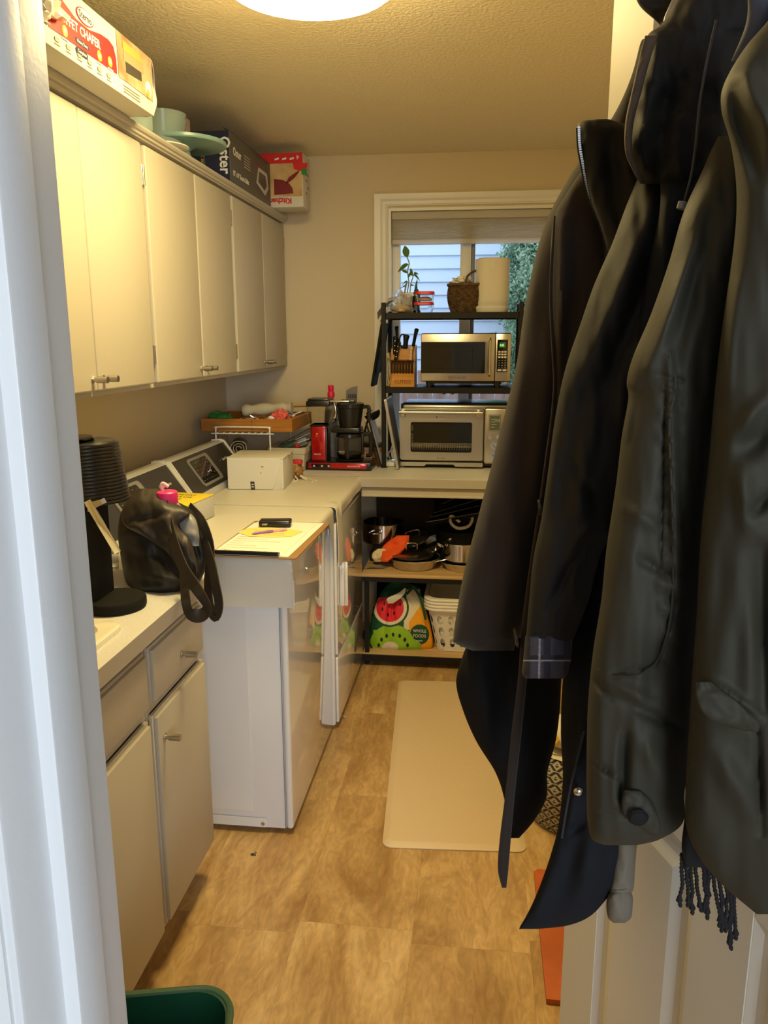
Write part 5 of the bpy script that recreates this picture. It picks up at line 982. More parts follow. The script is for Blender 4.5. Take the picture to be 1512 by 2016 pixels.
# tote with printed fruit
tt, Mi = rooted('fruit_tote_bag', 'reusable shopping tote printed with watermelon and kiwi on the bottom shelf', 'tote bag', (1.0, 3.64, .078))
def totemat(px, py, front):
    if not front: return 0
    def inE(cx, cy, rx, ry): return ((px-cx)/rx)**2+((py-cy)/ry)**2 < 1
    if py < 1176: return 0 if not (px > 800 and px < 826 and py > 1160) else 2
    for a in range(7):        # kiwi seeds
        an = PI*(.06+.88*a/6); 
        sx_, sy_ = 774+34*math.cos(an)*.85, 1275-26*math.sin(an); 
        if inE(sx_, sy_, 2.6, 4.2): return 5
    for sx_, sy_ in ((753, 1199), (764, 1210), (776, 1207), (788, 1190), (757, 1188)):
        if inE(sx_, sy_, 2, 4): return 5
    if inE(768, 1196, 27, 28): return 3
    if inE(768, 1196, 33, 34): return 2
    if inE(768, 1196, 37, 38): return 0
    if inE(768, 1274, 16, 11): return 2
    if inE(772, 1272, 45, 43): return 1
    if inE(800, 1275, 30, 20): return 1
    if inE(826, 1249, 19, 20): return 0
    if px > 806-max(0, (1240-py))*.1+max(0, 1225-py)*.8 and px < 853: return 4
    if px > 795 and py < 1240: return 2
    if px > 735 and px < 800 and py > 1240: return 1
    return 0
loft([(1146, 768, 800, 3.70, .02), (1156, 758, 826, 3.69, .03), (1170, 748, 832, 3.67, .05), (1195, 738, 838, 3.66, .075), (1225, 730, 846, 3.65, .085), (1255, 726, 852, 3.65, .09), (1272, 728, 852, 3.65, .085), (1280, 735, 846, 3.65, .07)], 560, 300, amp=.006, sx=25, sy=40, power=.35, matfn=totemat, creases=[(765, 1160, 752, 1270, 4, .006), (800, 1170, 845, 1230, 5, .008), (772, 1180, 776, 1230, 4, .008)]).xf(Mi).build('sack', ['tgreen', 'tlime', 'twhite', 'tred', 'tyel', 'tblack'], tt, angle=80)
strap([at(732, 1275, 3.58), at(724, 1262, 3.55), at(716, 1252, 3.55), at(718, 1240, 3.56)], .012, .002, 'blackm', tt, Mi, 'handle')
strap([at(800, 1170, 3.57), at(815, 1158, 3.60), at(830, 1185, 3.55), at(838, 1220, 3.53)], .014, .002, 'tgreen', tt, Mi, 'handle')
f_ = loft([(1158, 796, 799, 3.58, .002), (1168, 783, 797, 3.57, .002), (1178, 762, 788, 3.56, .002), (1188, 764, 774, 3.56, .002)], 16, 8, amp=.001); f_.xf(Mi).build('care_label', 'palestrap', tt)
for ln, py_, sz in (('WHOLE', 1245, .022), ('FOODS', 1255, .023), ('MARKET', 1263, .010)):
    c_ = at(826, py_, 3.548); text('lettering', ln, sz, c_-Vector((1.0, 3.64, .078)), X, Z, 'whiteink', tt, align='CENTER', squash=.80)
blob('grey_cloth', 'grey-blue cloth bundle behind the fruit tote on the bottom shelf', 'cloth', (.86, 3.86, .14), .05, .06, .05, 'denim', 3)
# stacked laundry baskets
for i in range(4):
    t = thing('laundry_basket', ['bottom white perforated laundry basket of the nested stack', 'second white laundry basket from the bottom of the stack', 'third white laundry basket of the nested stack', 'topmost white laundry basket of the nested stack'][i], 'laundry basket', (1.31, 3.745, .062+.0155*i), group='nested laundry baskets')
    w1, d1, hh = .400, .42, .222; w0, d0 = .315, .34
    def wallpt(u, v, o_=0):
        w_, d_ = w0+(w1-w0)*v-2*o_, d0+(d1-d0)*v-2*o_; P = rr(w_, d_, .05, 6); L = len(P); q = u*L; k_ = int(q) % L; f = q-int(q); a, b = P[k_], P[(k_+1) % L]
        return Vector((a[0]+(b[0]-a[0])*f, a[1]+(b[1]-a[1])*f, .003+hh*v))
    if i == 0:
        # perforated wall made cell by cell
        m = MB(); nu, nv = 0, 100; per = []
        P = rr(1, 1, .12, 6)
        seg = [2*(w1+d1)/300]
        cols = 616
        # resample perimeter uniformly
        def perim(v):
            w_, d_ = w0+(w1-w0)*v, d0+(d1-d0)*v; Q = rr(w_, d_, .05, 6); Q.append(Q[0]); Ls = [0]
            for a, b in zip(Q, Q[1:]): Ls.append(Ls[-1]+math.hypot(b[0]-a[0], b[1]-a[1]))
            out = []; kk = 0
            for c_ in range(cols):
                s_ = Ls[-1]*c_/cols
                while Ls[kk+1] < s_: kk += 1
                f = (s_-Ls[kk])/max(1e-9, Ls[kk+1]-Ls[kk]); out.append((Q[kk][0]+(Q[kk+1][0]-Q[kk][0])*f, Q[kk][1]+(Q[kk+1][1]-Q[kk][1])*f))
            return out
        G = [[m.bm.verts.new((a, b, .003+hh*j_/nv)) for a, b in perim(j_/nv)] for j_ in range(nv+1)]
        for j_ in range(nv):
            for c_ in range(cols):
                uu = (c_ % 22)/22-.48; vv = (j_/nv*hh)
                hole = False
                for hz in (.040, .100, .160):
                    if (abs(uu)/.26)**2+((vv-hz)/.024)**2 < 1: hole = True
                if hole: continue
                m.bm.faces.new((G[j_][c_], G[j_][(c_+1) % cols], G[j_+1][(c_+1) % cols], G[j_+1][c_]))
        fs = m.bm.faces[:]; bmesh.ops.recalc_face_normals(m.bm, faces=fs); bmesh.ops.solidify(m.bm, geom=fs, thickness=.0025)
        m.prism(rr(w0, d0, .05, 6), (0, 0, .0005), X, Y, .0025); m.build('perforated_tub', 'white', t, angle=30)
        for row_ in range(3):
            for s_ in range(9):
                for q in range(3): MB().tube([(-.128+s_*.032-.006, -d0/2-.0006-(d1-d0)/2*((.03+.07*row_-q*.006)/hh), .03+.07*row_-q*.006), (-.128+s_*.032+.006, -d0/2-.0006-(d1-d0)/2*((.03+.07*row_-q*.006)/hh), .03+.07*row_-q*.006)], .0012, 5).build('louver', 'white', t)
    else:
        m = MB(); m.grid(lambda u, v: wallpt(u, .72+.28*v, .003), 28, 4, thick=.002, closed_u=True) if False else None
        sh_ = shell(w0-.012, d0-.012, w1-.010, d1-.010, .020, hh, .0025, .05); sh_.xf(Matrix.Translation((-(w1-.010)/2, -(d1-.010)/2, 0))).build('tub', 'white', t)
    m = MB(); L = []
    for w_, d_, z_ in ((w1-.004, d1-.004, hh-.006), (w1+.030, d1+.030, hh-.006), (w1+.034, d1+.034, hh), (w1+.028, d1+.028, hh+.0075), (w1-.004, d1-.004, hh+.0085)): L.append([m.bm.verts.new((a, b, z_)) for a, b in rr(w_, d_, .065, 8)])
    for A, B in zip(L+[L[0]], (L+[L[0]])[1:]):
        for q in range(len(A)): m.bm.faces.new((A[q], A[(q+1) % len(A)], B[(q+1) % len(A)], B[q]))
    m.build('rim', 'white', t)

# ================================================================== FLOOR ITEMS
q = [atz(*p, .010) for p in ((785, 1337), (752, 1664), (1030, 1679))]; c0 = q[1]; Uy = (q[0]-q[1]); Ly = Uy.length; Uy.normalize(); Ux = Vector((Uy.y, -Uy.x, 0)); Lx = .44
m = MB(); L = []
for ins, z_ in ((0, .001), (0, .004), (.018, .0125), (.022, .013)): L.append([m.bm.verts.new(c0+Ux*(a+Lx/2)+Uy*(b+Ly/2)+Vector((0, 0, z_-c0.z))) for a, b in rr(Lx-2*ins, Ly-2*ins, max(.03-ins*.6, .01), 8)])
for A, B in zip(L, L[1:]):
    for q_ in range(len(A)): m.bm.faces.new((A[q_], A[(q_+1) % len(A)], B[(q_+1) % len(A)], B[q_]))
m.bm.faces.new(L[0]); m.bm.faces.new(L[-1]); tag(m.build('kitchen_mat', 'matbeige', angle=25), 'long beige cushioned kitchen mat on the vinyl floor', 'mat')
c_ = atz(497, 1684, .0); t = thing('leaf_scrap', 'tiny curled dry leaf scrap on the floor before the washer', 'leaf', c_)
for a in range(4): MB().grid(lambda u, v, a=a: Vector(((u-.5)*.012*math.cos(a*1.4)-(v-.5)*.006*math.sin(a*1.4)+.005*math.cos(a*2), (u-.5)*.012*math.sin(a*1.4)+(v-.5)*.006*math.cos(a*1.4)+.003*a, .001+.004*math.sin(u*3+a)*(.4+v))), 4, 3, thick=.0005).build('leaf_piece', 'bronze', t)
tag(MB().grid(lambda u, v: Vector((u*.022, v*.012+.004*math.sin(u*5), .001+.005*abs(math.sin(u*4+v*3)))), 8, 4, thick=.0004).build('paper_scrap', mat('pinkish_paper', (.65, .45, .38), .7), loc=atz(672, 1414, 0)), 'tiny crumpled pale paper scrap on the floor by the far machine', 'paper scrap')
# green bin
bn = thing('waste_bin', 'dark green plastic waste bin at the bottom left corner', 'bin', (0, 0, 0)); zr = .40
A_ = atz(250, 1950, zr); B_ = atz(395, 1938, zr); C_ = atz(459, 2000, zr); ux = (B_-A_).normalized(); uy = Vector((-ux.y, ux.x, 0)); far = (A_+B_)/2
Wb, Db = .300, .24; cx0 = C_ - ux*Wb/2; s_ = (far-cx0).dot(uy); ctr = cx0+uy*(s_-Db/2); ctr.z = 0; bn.location = ctr; bn.rotation_euler = (0, 0, math.atan2(ux.y, ux.x))
m = MB(); L = []
for w_, d_, z_ in ((Wb-.09, Db-.08, .002), (Wb-.02, Db-.02, zr-.012), (Wb-.018, Db-.018, zr-.003), (Wb-.026, Db-.026, zr-.003), (Wb-.098, Db-.088, .008)): L.append([m.bm.verts.new((a, b, z_)) for a, b in rr(w_, d_, .06, 8)])
for A, B in zip(L, L[1:]):
    for q_ in range(len(A)): m.bm.faces.new((A[q_], A[(q_+1) % len(A)], B[(q_+1) % len(A)], B[q_]))
m.bm.faces.new(L[0]); m.bm.faces.new(L[-1]); m.build('tub', 'greenbin', bn)
MB().tube([(a, b, zr-.004) for a, b in rr(Wb-.012, Db-.012, .06, 8)], .0065, 8, closed=True).build('rim', mat('green_rim', (.045, .10, .055), .4), bn)
# patterned pouf, board
pf = thing('patterned_basket', 'black and cream geometric patterned floor basket behind the coats', 'basket', (1.66, 2.38, 0))
def pfm(u, v):
    a = u*44; b = v*14; ia, ib = int(a), int(b); fa, fb = a-ia, b-ib
    s = (ia+ib) % 2; 
    return 1 if ((s and abs((fa+fb) % 1-.5) < .22) or (not s and abs((fa-fb) % 1-.5) < .22) or fb < .16) else 0
m = MB(); m.grid(lambda u, v: Vector((math.cos(2*PI*u)*(.125+.045*math.sin(v*PI*.8)), math.sin(2*PI*u)*(.125+.045*math.sin(v*PI*.8)), .002+.27*v)), 352, 98, closed_u=True, mi=pfm); m.prism(circ(.125, 40), (0, 0, .001), X, Y, .002); m.build('woven_side', ['zebra', 'zebraw'], pf, angle=60)
MB().lathe([(.150, .268), (.156, .272), (.150, .277), (.10, .275), (0, .273)], n=48).build('rim', 'sandw', pf)
bd = thing('canvas_item', 'pale canvas item with yellow braided cord on top of the patterned basket', 'canvas item', (1.63, 2.32, .28)); 
def bdf(u, v):
    a, b = u*2*PI, v*PI; return Vector((math.sin(b)*math.cos(a)*.075, math.sin(b)*math.sin(a)*.08, .045+.045*math.cos(b)))
m = MB(); m.grid(bdf, 24, 14, closed_u=True); bmesh.ops.remove_doubles(m.bm, verts=m.bm.verts, dist=1e-5); m.build('canvas', 'sandw', bd)
MB().tube(catmull([(-.07, -.05, .01), (-.05, -.065, .03), (-.035, -.07, .05), (-.05, -.055, .075), (-.06, -.04, .09)], 30), [.004+.0012*(i % 2) for i in range(31)], 8).build('cord', 'rope', bd)
q = [atz(*p, .0) for p in ((1049, 1719), (1090, 1719), (1118, 1905), (1062, 1765))]
rd = thing('terracotta_board', 'terracotta coloured board on the floor behind the open door', 'board', (1.523, 1.60, 0)); MB().prism([(0, 0), (.40, 0), (.40, .47), (.012, .47), (0, .458)], (0, 0, .001), X, Y, .014).build('panel', 'terracotta', rd)

# ================================================================== OPEN DOOR
dE = Vector((1.500, 1.200, 0)); dH = Vector((1.76, .492, 0)); du = (dH-dE); DW = du.length; du.normalize(); dn = Vector((-du.y, du.x, 0)); dn = -dn if dn.dot(CAM-dE) < 0 else dn
dr_ = thing('door_1', '', ''); del dr_['label'], dr_['category']; dr_['kind'] = 'structure'; dr_.location = (0, 0, 0)
def dbox(m, a0, a1, z0, z1, t0, t1, r=0): # along width, height, toward camera side
    m.box(a0, a1, t0, t1, z0, z1, r=r)
DM = Matrix(((du.x, dn.x, 0, dE.x), (du.y, dn.y, 0, dE.y), (0, 0, 1, 0), (0, 0, 0, 1)))
m = MB(); m.box(0, DW, -.036, -.006, .010, 2.032); m.xf(DM); m.build('door_core', 'doorp', dr_)
st_w = .105; pan_w = (DW-3*st_w)/2
for a in (0, st_w+pan_w, 2*(st_w+pan_w)): m = MB(); m.box(a, a+st_w, -.006, 0, .010, 2.032, r=.0015, seg=1); m.xf(DM); m.build('stile', 'doorp', dr_)
for z0, z1 in ((.010, .22), (.90, 1.02), (1.62, 1.74), (1.93, 2.032)):
    for a in (st_w, 2*st_w+pan_w): m = MB(); m.box(a, a+pan_w, -.006, -.0003, z0, z1, r=.001, seg=1); m.xf(DM); m.build('rail', 'doorp', dr_)
for z0, z1 in ((.22, .90), (1.02, 1.62), (1.74, 1.93)):
    for a in (st_w, 2*st_w+pan_w):
        m = MB(); L = []
        for ins, t_ in ((0, -.001), (.012, -.0055), (.026, -.0055), (.044, .0)): L.append([m.bm.verts.new((x_, t_, z_)) for x_, z_ in ((a+ins, z0+ins), (a+pan_w-ins, z0+ins), (a+pan_w-ins, z1-ins), (a+ins, z1-ins))])
        for A, B in zip(L, L[1:]):
            for q_ in range(4): m.bm.faces.new((A[q_], A[(q_+1) % 4], B[(q_+1) % 4], B[q_]))
        m.bm.faces.new(L[-1]); m.xf(DM); m.build('raised_panel', 'doorp', dr_, angle=10)
hk = thing('over_door_hooks', 'metal over-the-door hook rail above the coats', 'hooks', (0, 0, 0)); 
m = MB(); m.box(.22, .68, .001, .006, 1.86, 1.90, r=.001, seg=1); m.xf(DM); m.build('rail', 'nickel', hk)
for a in (.30, .60): m = MB(); m.box(a, a+.025, .001, .004, 1.90, 2.036).box(a, a+.025, -.040, .004, 2.0335, 2.036).box(a, a+.025, -.0405, -.0375, 1.96, 2.036); m.xf(DM); m.build('bracket', 'nickel', hk)
for a in (.27, .37, .47, .57, .64): m = MB(); m.tube(catmull([(a, .006, 1.88), (a, .04, 1.85), (a, .065, 1.86), (a, .07, 1.89)], 14), .004, 8); m.xf(DM); m.build('hook', 'nickel', hk)

from mathutils.bvhtree import BVHTree
def onsurf(o, px, py, lift=.0004):
    me = o.data; w_ = o.parent.location; b = BVHTree.FromPolygons([v.co+w_ for v in me.vertices], [p.vertices for p in me.polygons]); d = ray(px, py).normalized()
    h = b.ray_cast(CAM, d); return h[0]-d*lift if h[0] else at(px, py, .7)
# ================================================================== COATS
def coatroot(name, label, cat='coat'): return rooted(name, label, cat, (1.5, .85, .75))
# A: charcoal wool coat, furthest left: sleeve, body, front edge
ca, Mi = coatroot('wool_coat', 'charcoal wool coat hanging furthest left on the door')
loft([(60, 1266, 1340, 1.14, .02), (150, 1243, 1330, 1.13, .04), (230, 1206, 1310, 1.13, .05), (300, 1152, 1260, 1.13, .06), (400, 1092, 1215, 1.12, .075), (480, 1061, 1190, 1.11, .08), (600, 1034, 1170, 1.10, .08), (720, 1016, 1150, 1.09, .08), (860, 982, 1125, 1.08, .08), (1000, 946, 1095, 1.07, .08), (1120, 915, 1065, 1.06, .075), (1200, 900, 1042, 1.055, .07), (1250, 893, 1024, 1.05, .062), (1266, 896, 1016, 1.05, .055), (1281, 930, 1012, 1.05, .045)], 72, 110,
     creases=[(1075, 480, 1030, 1000, 16, .012), (1120, 500, 1010, 1200, 18, -.012)], amp=.012, sx=60, sy=300, seed=1).xf(Mi).build('sleeve', 'wool', ca, angle=80)
loft([(330, 1150, 1260, 1.06, .02), (380, 1116, 1260, 1.05, .03), (430, 1091, 1260, 1.045, .04), (520, 1083, 1250, 1.04, .045), (640, 1084, 1240, 1.03, .045), (760, 1090, 1220, 1.02, .045), (900, 1075, 1180, 1.01, .04), (1050, 1052, 1120, 1.0, .035), (1250, 1030, 1100, 1.0, .03)], 64, 90, creases=[(1110, 430, 1098, 900, 9, -.010), (1140, 500, 1100, 900, 14, .012)], amp=.008, sx=50, sy=300, seed=3).xf(Mi).build('front_panel', 'wool', ca, angle=80)
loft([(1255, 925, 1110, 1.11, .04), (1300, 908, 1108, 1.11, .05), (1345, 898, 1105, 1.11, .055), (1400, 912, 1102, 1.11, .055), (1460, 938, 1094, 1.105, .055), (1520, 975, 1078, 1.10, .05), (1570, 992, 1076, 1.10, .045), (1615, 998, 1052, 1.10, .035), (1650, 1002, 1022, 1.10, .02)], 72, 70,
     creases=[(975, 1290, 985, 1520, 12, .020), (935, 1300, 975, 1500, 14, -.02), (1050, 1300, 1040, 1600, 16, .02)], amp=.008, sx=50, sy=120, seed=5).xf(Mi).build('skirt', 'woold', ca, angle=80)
loft([(425, 1090, 1094, .99, .003), (570, 1081, 1088, .98, .004), (690, 1086, 1093, .975, .005), (750, 1089, 1097, .97, .005), (810, 1085, 1094, .97, .006), (900, 1073, 1083, .965, .006), (1000, 1059, 1069, .96, .006), (1100, 1044, 1058, .955, .007), (1220, 1028, 1045, .95, .008), (1330, 1020, 1038, .95, .009), (1450, 1006, 1026, .95, .010), (1560, 995, 1014, .95, .010), (1650, 984, 1006, .95, .009), (1710, 980, 1001, .95, .007), (1748, 988, 997, .95, .004)], 24, 90, amp=.002, seed=2).xf(Mi).build('front_edge', 'wool', ca, angle=80)
b_ = at(1013, 1256, .945); m = MB(); m.lathe([(0, 0), (.010, 0), (.0125, .001), (.0125, .0035), (.010, .003), (0, .003)], c=b_-Vector((1.5, .85, .75)), n=24, rot=Matrix.Rotation(math.radians(78), 3, 'Y') @ Matrix.Identity(3)); m.build('button', mat('horn_button', (.07, .055, .035), .3), ca)
b_ = at(1060, 1000, .95); m = MB(); m.lathe([(0, 0), (.010, 0), (.010, .003), (0, .003)], c=b_-Vector((1.5, .85, .75)), n=20, rot=Matrix.Rotation(math.radians(80), 3, 'Y')); m.build('button', mat('horn_button', (.07, .055, .035), .3), ca)
# B: zip-collar jacket
zj, Mi = coatroot('zip_collar_jacket', 'black jacket with a standing collar and metal zip')
loft([(234, 1178, 1196, .99, .006), (240, 1143, 1215, .99, .02), (262, 1138, 1260, .985, .03), (330, 1148, 1300, .975, .035), (400, 1166, 1320, .965, .035), (470, 1190, 1320, .955, .03), (540, 1196, 1320, .95, .03), (700, 1170, 1300, .95, .03)], 64, 60, creases=[(1195, 250, 1215, 420, 12, .015), (1225, 280, 1250, 400, 12, -.012)], amp=.008, sx=40, sy=80, seed=7).xf(Mi).build('collar', 'hoodm', zj, angle=80)
zp = [at(x_, y_, .968) for x_, y_ in ((1139, 252), (1141, 290), (1148, 330), (1156, 370), (1168, 408), (1182, 440), (1191, 470), (1194, 500), (1190, 522))]
P_ = catmull(zp, 70); off = Vector((1.5, .85, .75)); m = MB(); m.tube([p-off for p in P_], .0028, 6); zt_ = m.build('zipper', 'blackm', zj)
m = MB()
for i in range(0, 70): p = P_[i]-off; m.box(p.x-.0014, p.x+.0014, p.y-.0035, p.y-.0015, p.z-.0009, p.z+.0009)
o = m.build('zipper_teeth', 'steeld', zj, smooth=False); o['kind'] = 'stuff'
# C: navy shell jacket sleeve with plaid cuff and long tail
nj, Mi = coatroot('navy_jacket', 'long navy jacket with a turned plaid sleeve lining, pointed hem')
loft([(330, 1265, 1400, .90, .03), (400, 1235, 1390, .89, .05), (480, 1205, 1370, .885, .06), (560, 1170, 1345, .88, .065), (640, 1142, 1320, .875, .068), (730, 1112, 1290, .87, .068), (830, 1092, 1262, .865, .066), (920, 1080, 1240, .86, .064), (1020, 1066, 1215, .86, .060), (1100, 1050, 1180, .86, .056), (1180, 1042, 1160, .86, .052), (1250, 1036, 1132, .86, .046), (1262, 1036, 1128, .86, .040)], 88, 120,
     creases=[(1290, 400, 1140, 760, 14, -.016), (1310, 470, 1190, 760, 12, .020), (1330, 560, 1230, 800, 16, -.015), (1170, 700, 1110, 1000, 22, .010), (1150, 1060, 1080, 1200, 10, .010), (1175, 1020, 1120, 1100, 9, -.012), (1120, 900, 1180, 1010, 10, .010)], amp=.010, sx=45, sy=180, seed=9).xf(Mi).build('sleeve', 'navy2', nj, angle=80)
def plaidf(px, py, front):
    if abs((px-1062)-(py-1290)*-.02) < 2 or abs(py-(1300+(px-1080)*-.0)) < 1.6+0: return 1
    if (px-1030) % 40 < 14 or (py-1255) % 46 > 34: return 2
    return 0
loft([(1252, 1034, 1128, .858, .040), (1275, 1032, 1126, .858, .042), (1300, 1030, 1124, .858, .042), (1325, 1028, 1118, .858, .040), (1336, 1034, 1112, .858, .034)], 300, 110, amp=.004, sx=30, sy=40, matfn=plaidf, seed=4).xf(Mi).build('plaid_cuff', ['plaid', 'plaidlight', 'plaidd'], nj, angle=80)
loft([(900, 1170, 1300, .93, .03), (1100, 1150, 1290, .925, .04), (1240, 1122, 1290, .92, .045), (1340, 1108, 1290, .92, .05), (1440, 1104, 1285, .92, .05), (1530, 1108, 1280, .92, .05), (1620, 1100, 1268, .92, .05), (1680, 1085, 1248, .915, .045), (1730, 1068, 1222, .91, .04), (1775, 1050, 1190, .91, .032), (1805, 1035, 1160, .91, .022), (1822, 1025, 1118, .91, .012), (1829, 1022, 1060, .91, .005)], 88, 110,
     creases=[(1150, 1420, 1118, 1640, 6, -.008), (1135, 1650, 1095, 1800, 14, .014), (1180, 1620, 1140, 1780, 18, -.014), (1120, 1640, 1150, 1620, 8, .01)], amp=.008, sx=60, sy=150, seed=11).xf(Mi).build('skirt', 'navy', nj, angle=80)
MB().tube(catmull([p-off for p in (at(1150, 1440, .868), at(1138, 1490, .866), at(1124, 1545, .866), at(1114, 1600, .866), at(1106, 1650, .866))], 24), .0014, 6).build('seam', 'plaidd', nj)
sb = at(1138, 1557, .862)-off; MB().lathe([(0, 0), (.0045, 0), (.0055, .002), (.0035, .005), (0, .006)], c=sb, n=20, rot=Matrix.Rotation(math.radians(90), 3, 'X')).build('snap_button', 'chrome', nj)
# D: hood hanging (dark, olive lining edge) with drawcord
hd, Mi = coatroot('hooded_jacket', 'black hooded jacket with olive-edged hood and grey drawcord')
loft([(-40, 1352, 1500, .86, .03), (10, 1326, 1500, .86, .05), (50, 1300, 1490, .86, .055), (72, 1274, 1470, .86, .06), (140, 1256, 1455, .855, .075), (200, 1240, 1450, .85, .08), (260, 1230, 1445, .845, .08), (310, 1234, 1430, .84, .07), (345, 1252, 1400, .84, .05), (362, 1264, 1340, .84, .02)], 80, 80,
     creases=[(1290, 90, 1262, 330, 12, -.014), (1320, 110, 1300, 320, 18, .030), (1370, 130, 1280, 230, 10, .012), (1400, 190, 1330, 300, 14, .015)], amp=.012, sx=40, sy=80, seed=13).xf(Mi).build('hood', 'hoodm', hd, angle=80)
loft([(70, 1270, 1296, .80, .004), (110, 1259, 1282, .79, .008), (170, 1246, 1266, .785, .009), (240, 1231, 1248, .78, .009), (300, 1231, 1245, .78, .008), (340, 1248, 1262, .79, .006), (362, 1260, 1268, .80, .003)], 24, 40, amp=.003, sx=15, sy=30).xf(Mi).build('hood_lining', 'camo', hd)
loft([(300, 1290, 1450, .83, .03), (400, 1300, 1430, .83, .04), (550, 1270, 1400, .83, .045), (700, 1245, 1360, .83, .045), (850, 1232, 1340, .84, .04), (1050, 1190, 1320, .85, .03)], 64, 70, creases=[(1350, 420, 1300, 700, 16, .02)], amp=.010, sx=40, sy=150, seed=15).xf(Mi).build('front_panel', 'navy', hd, angle=80)
MB().tube(catmull([p-off for p in (at(1410, 40, .74), at(1392, 120, .73), at(1378, 200, .725), at(1370, 280, .725), at(1362, 340, .73), at(1352, 380, .735), at(1346, 402, .74))], 50), .0011, 8).build('drawcord', 'cordg', hd)
MB().cyl(at(1346, 398, .74)-off, at(1342, 412, .74)-off, .0045, 14).build('cord_stop', 'grey', hd)
# E: olive waxed sleeve with snap cuff
ol, Mi = coatroot('olive_waxed_jacket', 'olive waxed cotton jacket with a buttoned cuff sleeve in the centre right')
loft([(268, 1414, 1432, .73, .01), (300, 1398, 1480, .72, .03), (340, 1381, 1520, .715, .045), (420, 1345, 1500, .71, .055), (520, 1316, 1480, .705, .06), (620, 1281, 1462, .70, .064), (700, 1247, 1448, .70, .066), (750, 1234, 1436, .70, .066), (785, 1237, 1430, .70, .066), (860, 1224, 1420, .70, .066), (960, 1212, 1405, .70, .066), (1080, 1194, 1392, .70, .064), (1180, 1184, 1385, .70, .062), (1280, 1168, 1378, .70, .062), (1380, 1158, 1370, .70, .060), (1480, 1155, 1358, .70, .058), (1560, 1155, 1348, .70, .054), (1620, 1157, 1344, .70, .050), (1652, 1166, 1300, .70, .042), (1664, 1190, 1255, .70, .03)], 200, 280,
     creases=[(1310, 760, 1300, 1120, 3, .005), (1318, 700, 1335, 1180, 10, -.010), (1335, 1180, 1290, 1310, 5, .004), (1290, 1312, 1200, 1328, 5, .004), (1215, 1370, 1345, 1440, 9, .016), (1200, 1345, 1290, 1395, 12, -.014), (1230, 1450, 1225, 1570, 8, .024), (1250, 1440, 1330, 1560, 16, -.012), (1160, 1330, 1200, 1370, 8, .010), (1165, 1500, 1215, 1530, 6, .008), (1260, 1100, 1310, 1130, 9, .008), (1230, 1000, 1300, 1040, 12, -.006), (1400, 420, 1330, 700, 14, .012), (1370, 480, 1280, 720, 16, -.010), (1160, 1600, 1300, 1612, 5, .003), (1240, 780, 1232, 860, 8, -.01)]+[(1300+6*math.sin(q), 740+q*24, 1340+4*math.cos(q*2), 750+q*24, 6, .0035*(-1)**q) for q in range(24)], amp=.005, sx=55, sy=220, seed=17).xf(Mi).build('sleeve', 'olive', ol, angle=80); sleeve_o = ol.children[-1]
loft([(1556, 1228, 1262, .648, .006), (1580, 1224, 1285, .645, .007), (1610, 1230, 1296, .643, .007), (1630, 1262, 1300, .645, .006), (1645, 1282, 1296, .65, .004)], 32, 24, amp=.003, sx=20, sy=20, seed=2).xf(Mi).build('cuff_tab', 'olive', ol, angle=80)
MB().lathe([(0, 0), (.008, 0), (.0088, .0015), (.007, .004), (0, .0048)], c=at(1256, 1607, .635)-off, n=24, rot=Matrix.Rotation(math.radians(100), 3, 'X')).build('snap_button', 'blackm', ol)
P_ = catmull([onsurf(sleeve_o, x_, y_) for x_, y_ in ((1318, 700), (1330, 760), (1318, 830), (1322, 950), (1325, 1080), (1322, 1200), (1300, 1290), (1262, 1326), (1215, 1330), (1178, 1318))], 60); MB().tube([p-off for p in P_], .0011, 6).build('elbow_seam', 'oliveb', ol)
# F: right-hand olive body panel and second sleeve
ob_, Mi = coatroot('olive_field_coat', 'dark olive coat filling the right edge of the frame, with a flap pocket')
loft([(-40, 1570, 1700, .62, .03), (38, 1514, 1700, .62, .045), (95, 1466, 1700, .62, .055), (164, 1426, 1700, .62, .055), (215, 1420, 1700, .62, .06), (290, 1440, 1700, .62, .06), (380, 1450, 1700, .62, .06), (480, 1445, 1700, .62, .06), (620, 1425, 1700, .62, .06), (760, 1408, 1700, .62, .06), (900, 1396, 1700, .62, .06), (1050, 1380, 1700, .62, .06), (1200, 1372, 1700, .62, .06), (1340, 1362, 1700, .62, .06), (1440, 1356, 1700, .62, .06), (1540, 1350, 1700, .62, .055), (1620, 1350, 1700, .62, .05), (1680, 1372, 1700, .62, .045), (1740, 1420, 1700, .62, .035), (1800, 1490, 1700, .62, .02)], 200, 280,
     creases=[(1440, 180, 1490, 340, 16, .020), (1470, 150, 1540, 300, 18, -.018), (1450, 850, 1512, 780, 16, -.009), (1455, 900, 1510, 850, 16, .018), (1450, 900, 1480, 1050, 16, -.014), (1480, 1010, 1512, 980, 9, .016), (1500, 1080, 1505, 1400, 12, .020), (1375, 1345, 1490, 1440, 6, .007), (1380, 1330, 1500, 1410, 9, -.008), (1490, 1440, 1500, 1640, 8, .008), (1400, 1470, 1480, 1600, 24, -.010), (1400, 560, 1412, 900, 10, .012), (1440, 560, 1430, 760, 14, -.010)], amp=.006, sx=75, sy=300, seed=21).xf(Mi).build('body', 'oliveb', ob_, angle=80)
loft([(-40, 1470, 1540, .68, .01), (40, 1470, 1520, .68, .012), (120, 1440, 1480, .68, .008)], 32, 16, amp=.006, seed=3).xf(Mi).build('collar', 'denim', ob_)
loft([(1343, 1370, 1400, .556, .004), (1380, 1372, 1450, .553, .005), (1420, 1400, 1492, .553, .005), (1440, 1470, 1494, .556, .003)], 32, 20, amp=.003, sx=20, sy=20).xf(Mi).build('pocket_flap', 'oliveb', ob_, angle=80)
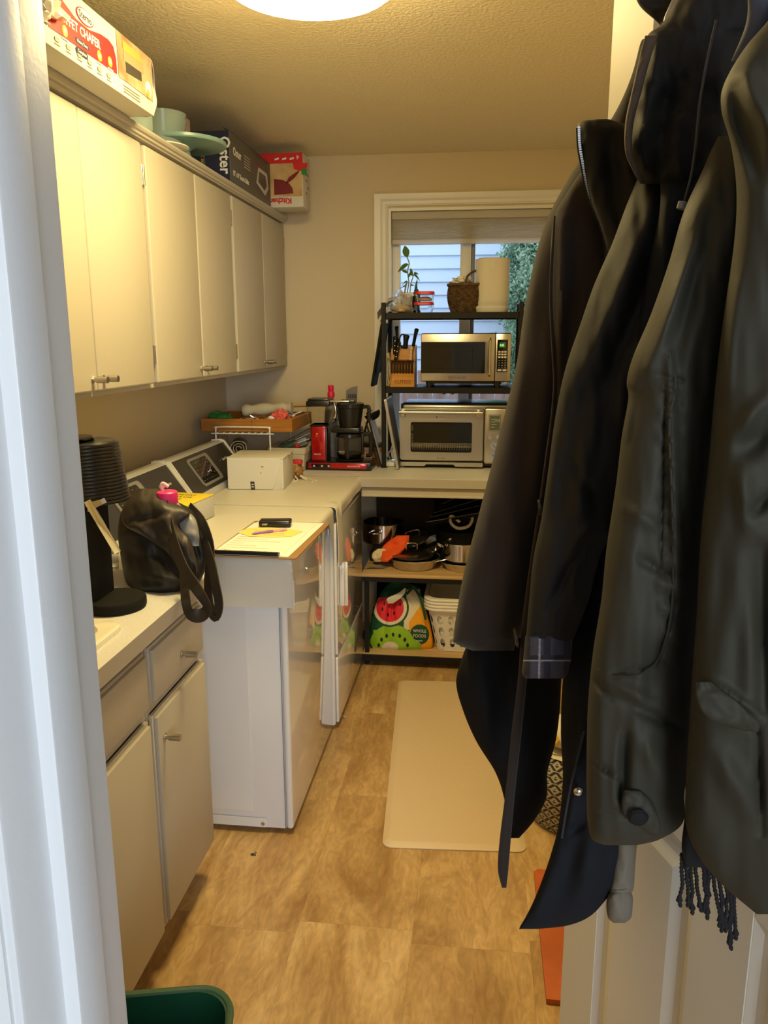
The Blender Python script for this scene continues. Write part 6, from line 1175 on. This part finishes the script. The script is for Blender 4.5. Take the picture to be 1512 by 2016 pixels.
# G: collar and reflective strap at the top
cg, Mi = coatroot('dark_collar_jacket', 'dark navy collar at the very top with a silvery strap')
loft([(-60, 1240, 1420, .95, .03), (-10, 1250, 1420, .95, .03), (15, 1262, 1400, .95, .03), (40, 1290, 1360, .95, .02), (52, 1302, 1330, .95, .01)], 40, 30, amp=.008, sx=30, sy=30, seed=5).xf(Mi).build('collar', 'navy2', cg)
loft([(-20, 1332, 1366, .90, .004), (10, 1318, 1344, .89, .004), (34, 1308, 1326, .89, .004), (52, 1305, 1312, .89, .002)], 20, 16, amp=.002).xf(Mi).build('strap', 'silver', cg)
# H: grey hoodie sleeve
gh, Mi = coatroot('grey_hoodie', 'grey fleece sleeve end peeking out below the navy and olive jackets', 'hoodie')
loft([(1560, 1215, 1262, .90, .025), (1640, 1212, 1256, .90, .028), (1700, 1208, 1251, .90, .028), (1745, 1202, 1248, .90, .026), (1757, 1200, 1244, .90, .022)], 36, 30, amp=.004, sx=20, sy=30, creases=[(1210, 1750, 1245, 1745, 5, .006)]).xf(Mi).build('sleeve', 'hoodie', gh, angle=80)
loft([(1754, 1202, 1242, .90, .020), (1768, 1195, 1246, .90, .025), (1790, 1194, 1245, .90, .026), (1808, 1198, 1242, .90, .023), (1817, 1208, 1230, .90, .012)], 36, 24, amp=.003, sx=12, sy=30).xf(Mi).build('cuff', 'hoodie', gh, angle=80)
# I: scarf with fringe
sf, Mi = coatroot('fringed_scarf', 'black scarf whose fringe hangs below the olive coat', 'scarf')
loft([(1500, 1350, 1450, .72, .012), (1600, 1348, 1455, .72, .012), (1660, 1342, 1450, .72, .012), (1690, 1345, 1440, .72, .010), (1708, 1352, 1430, .72, .006)], 40, 30, amp=.005, sx=20, sy=60).xf(Mi).build('scarf_cloth', 'scarf', sf, angle=80)
rnd = random.Random(3)
for i, (x0, y0, L) in enumerate(((1342, 1680, 105), (1350, 1690, 95), (1357, 1700, 100), (1372, 1700, 95), (1384, 1705, 90), (1394, 1690, 120), (1402, 1715, 110), (1412, 1720, 100), (1420, 1725, 110), (1428, 1735, 100), (1434, 1740, 120), (1440, 1745, 125), (1446, 1750, 100), (1388, 1700, 60), (1399, 1700, 70))):
    pts = []; x = x0
    for k_ in range(8): x += rnd.uniform(-3.5, 3.8)*(1 if k_ else 0); pts.append(at(x, y0+L*k_/7, .725)-off)
    MB().tube(catmull(pts, 26), [.0016+.0007*(q % 2)+(.0012 if q in (22, 23) else 0) for q in range(27)], 6).build('fringe_tassel', 'scarf', sf)
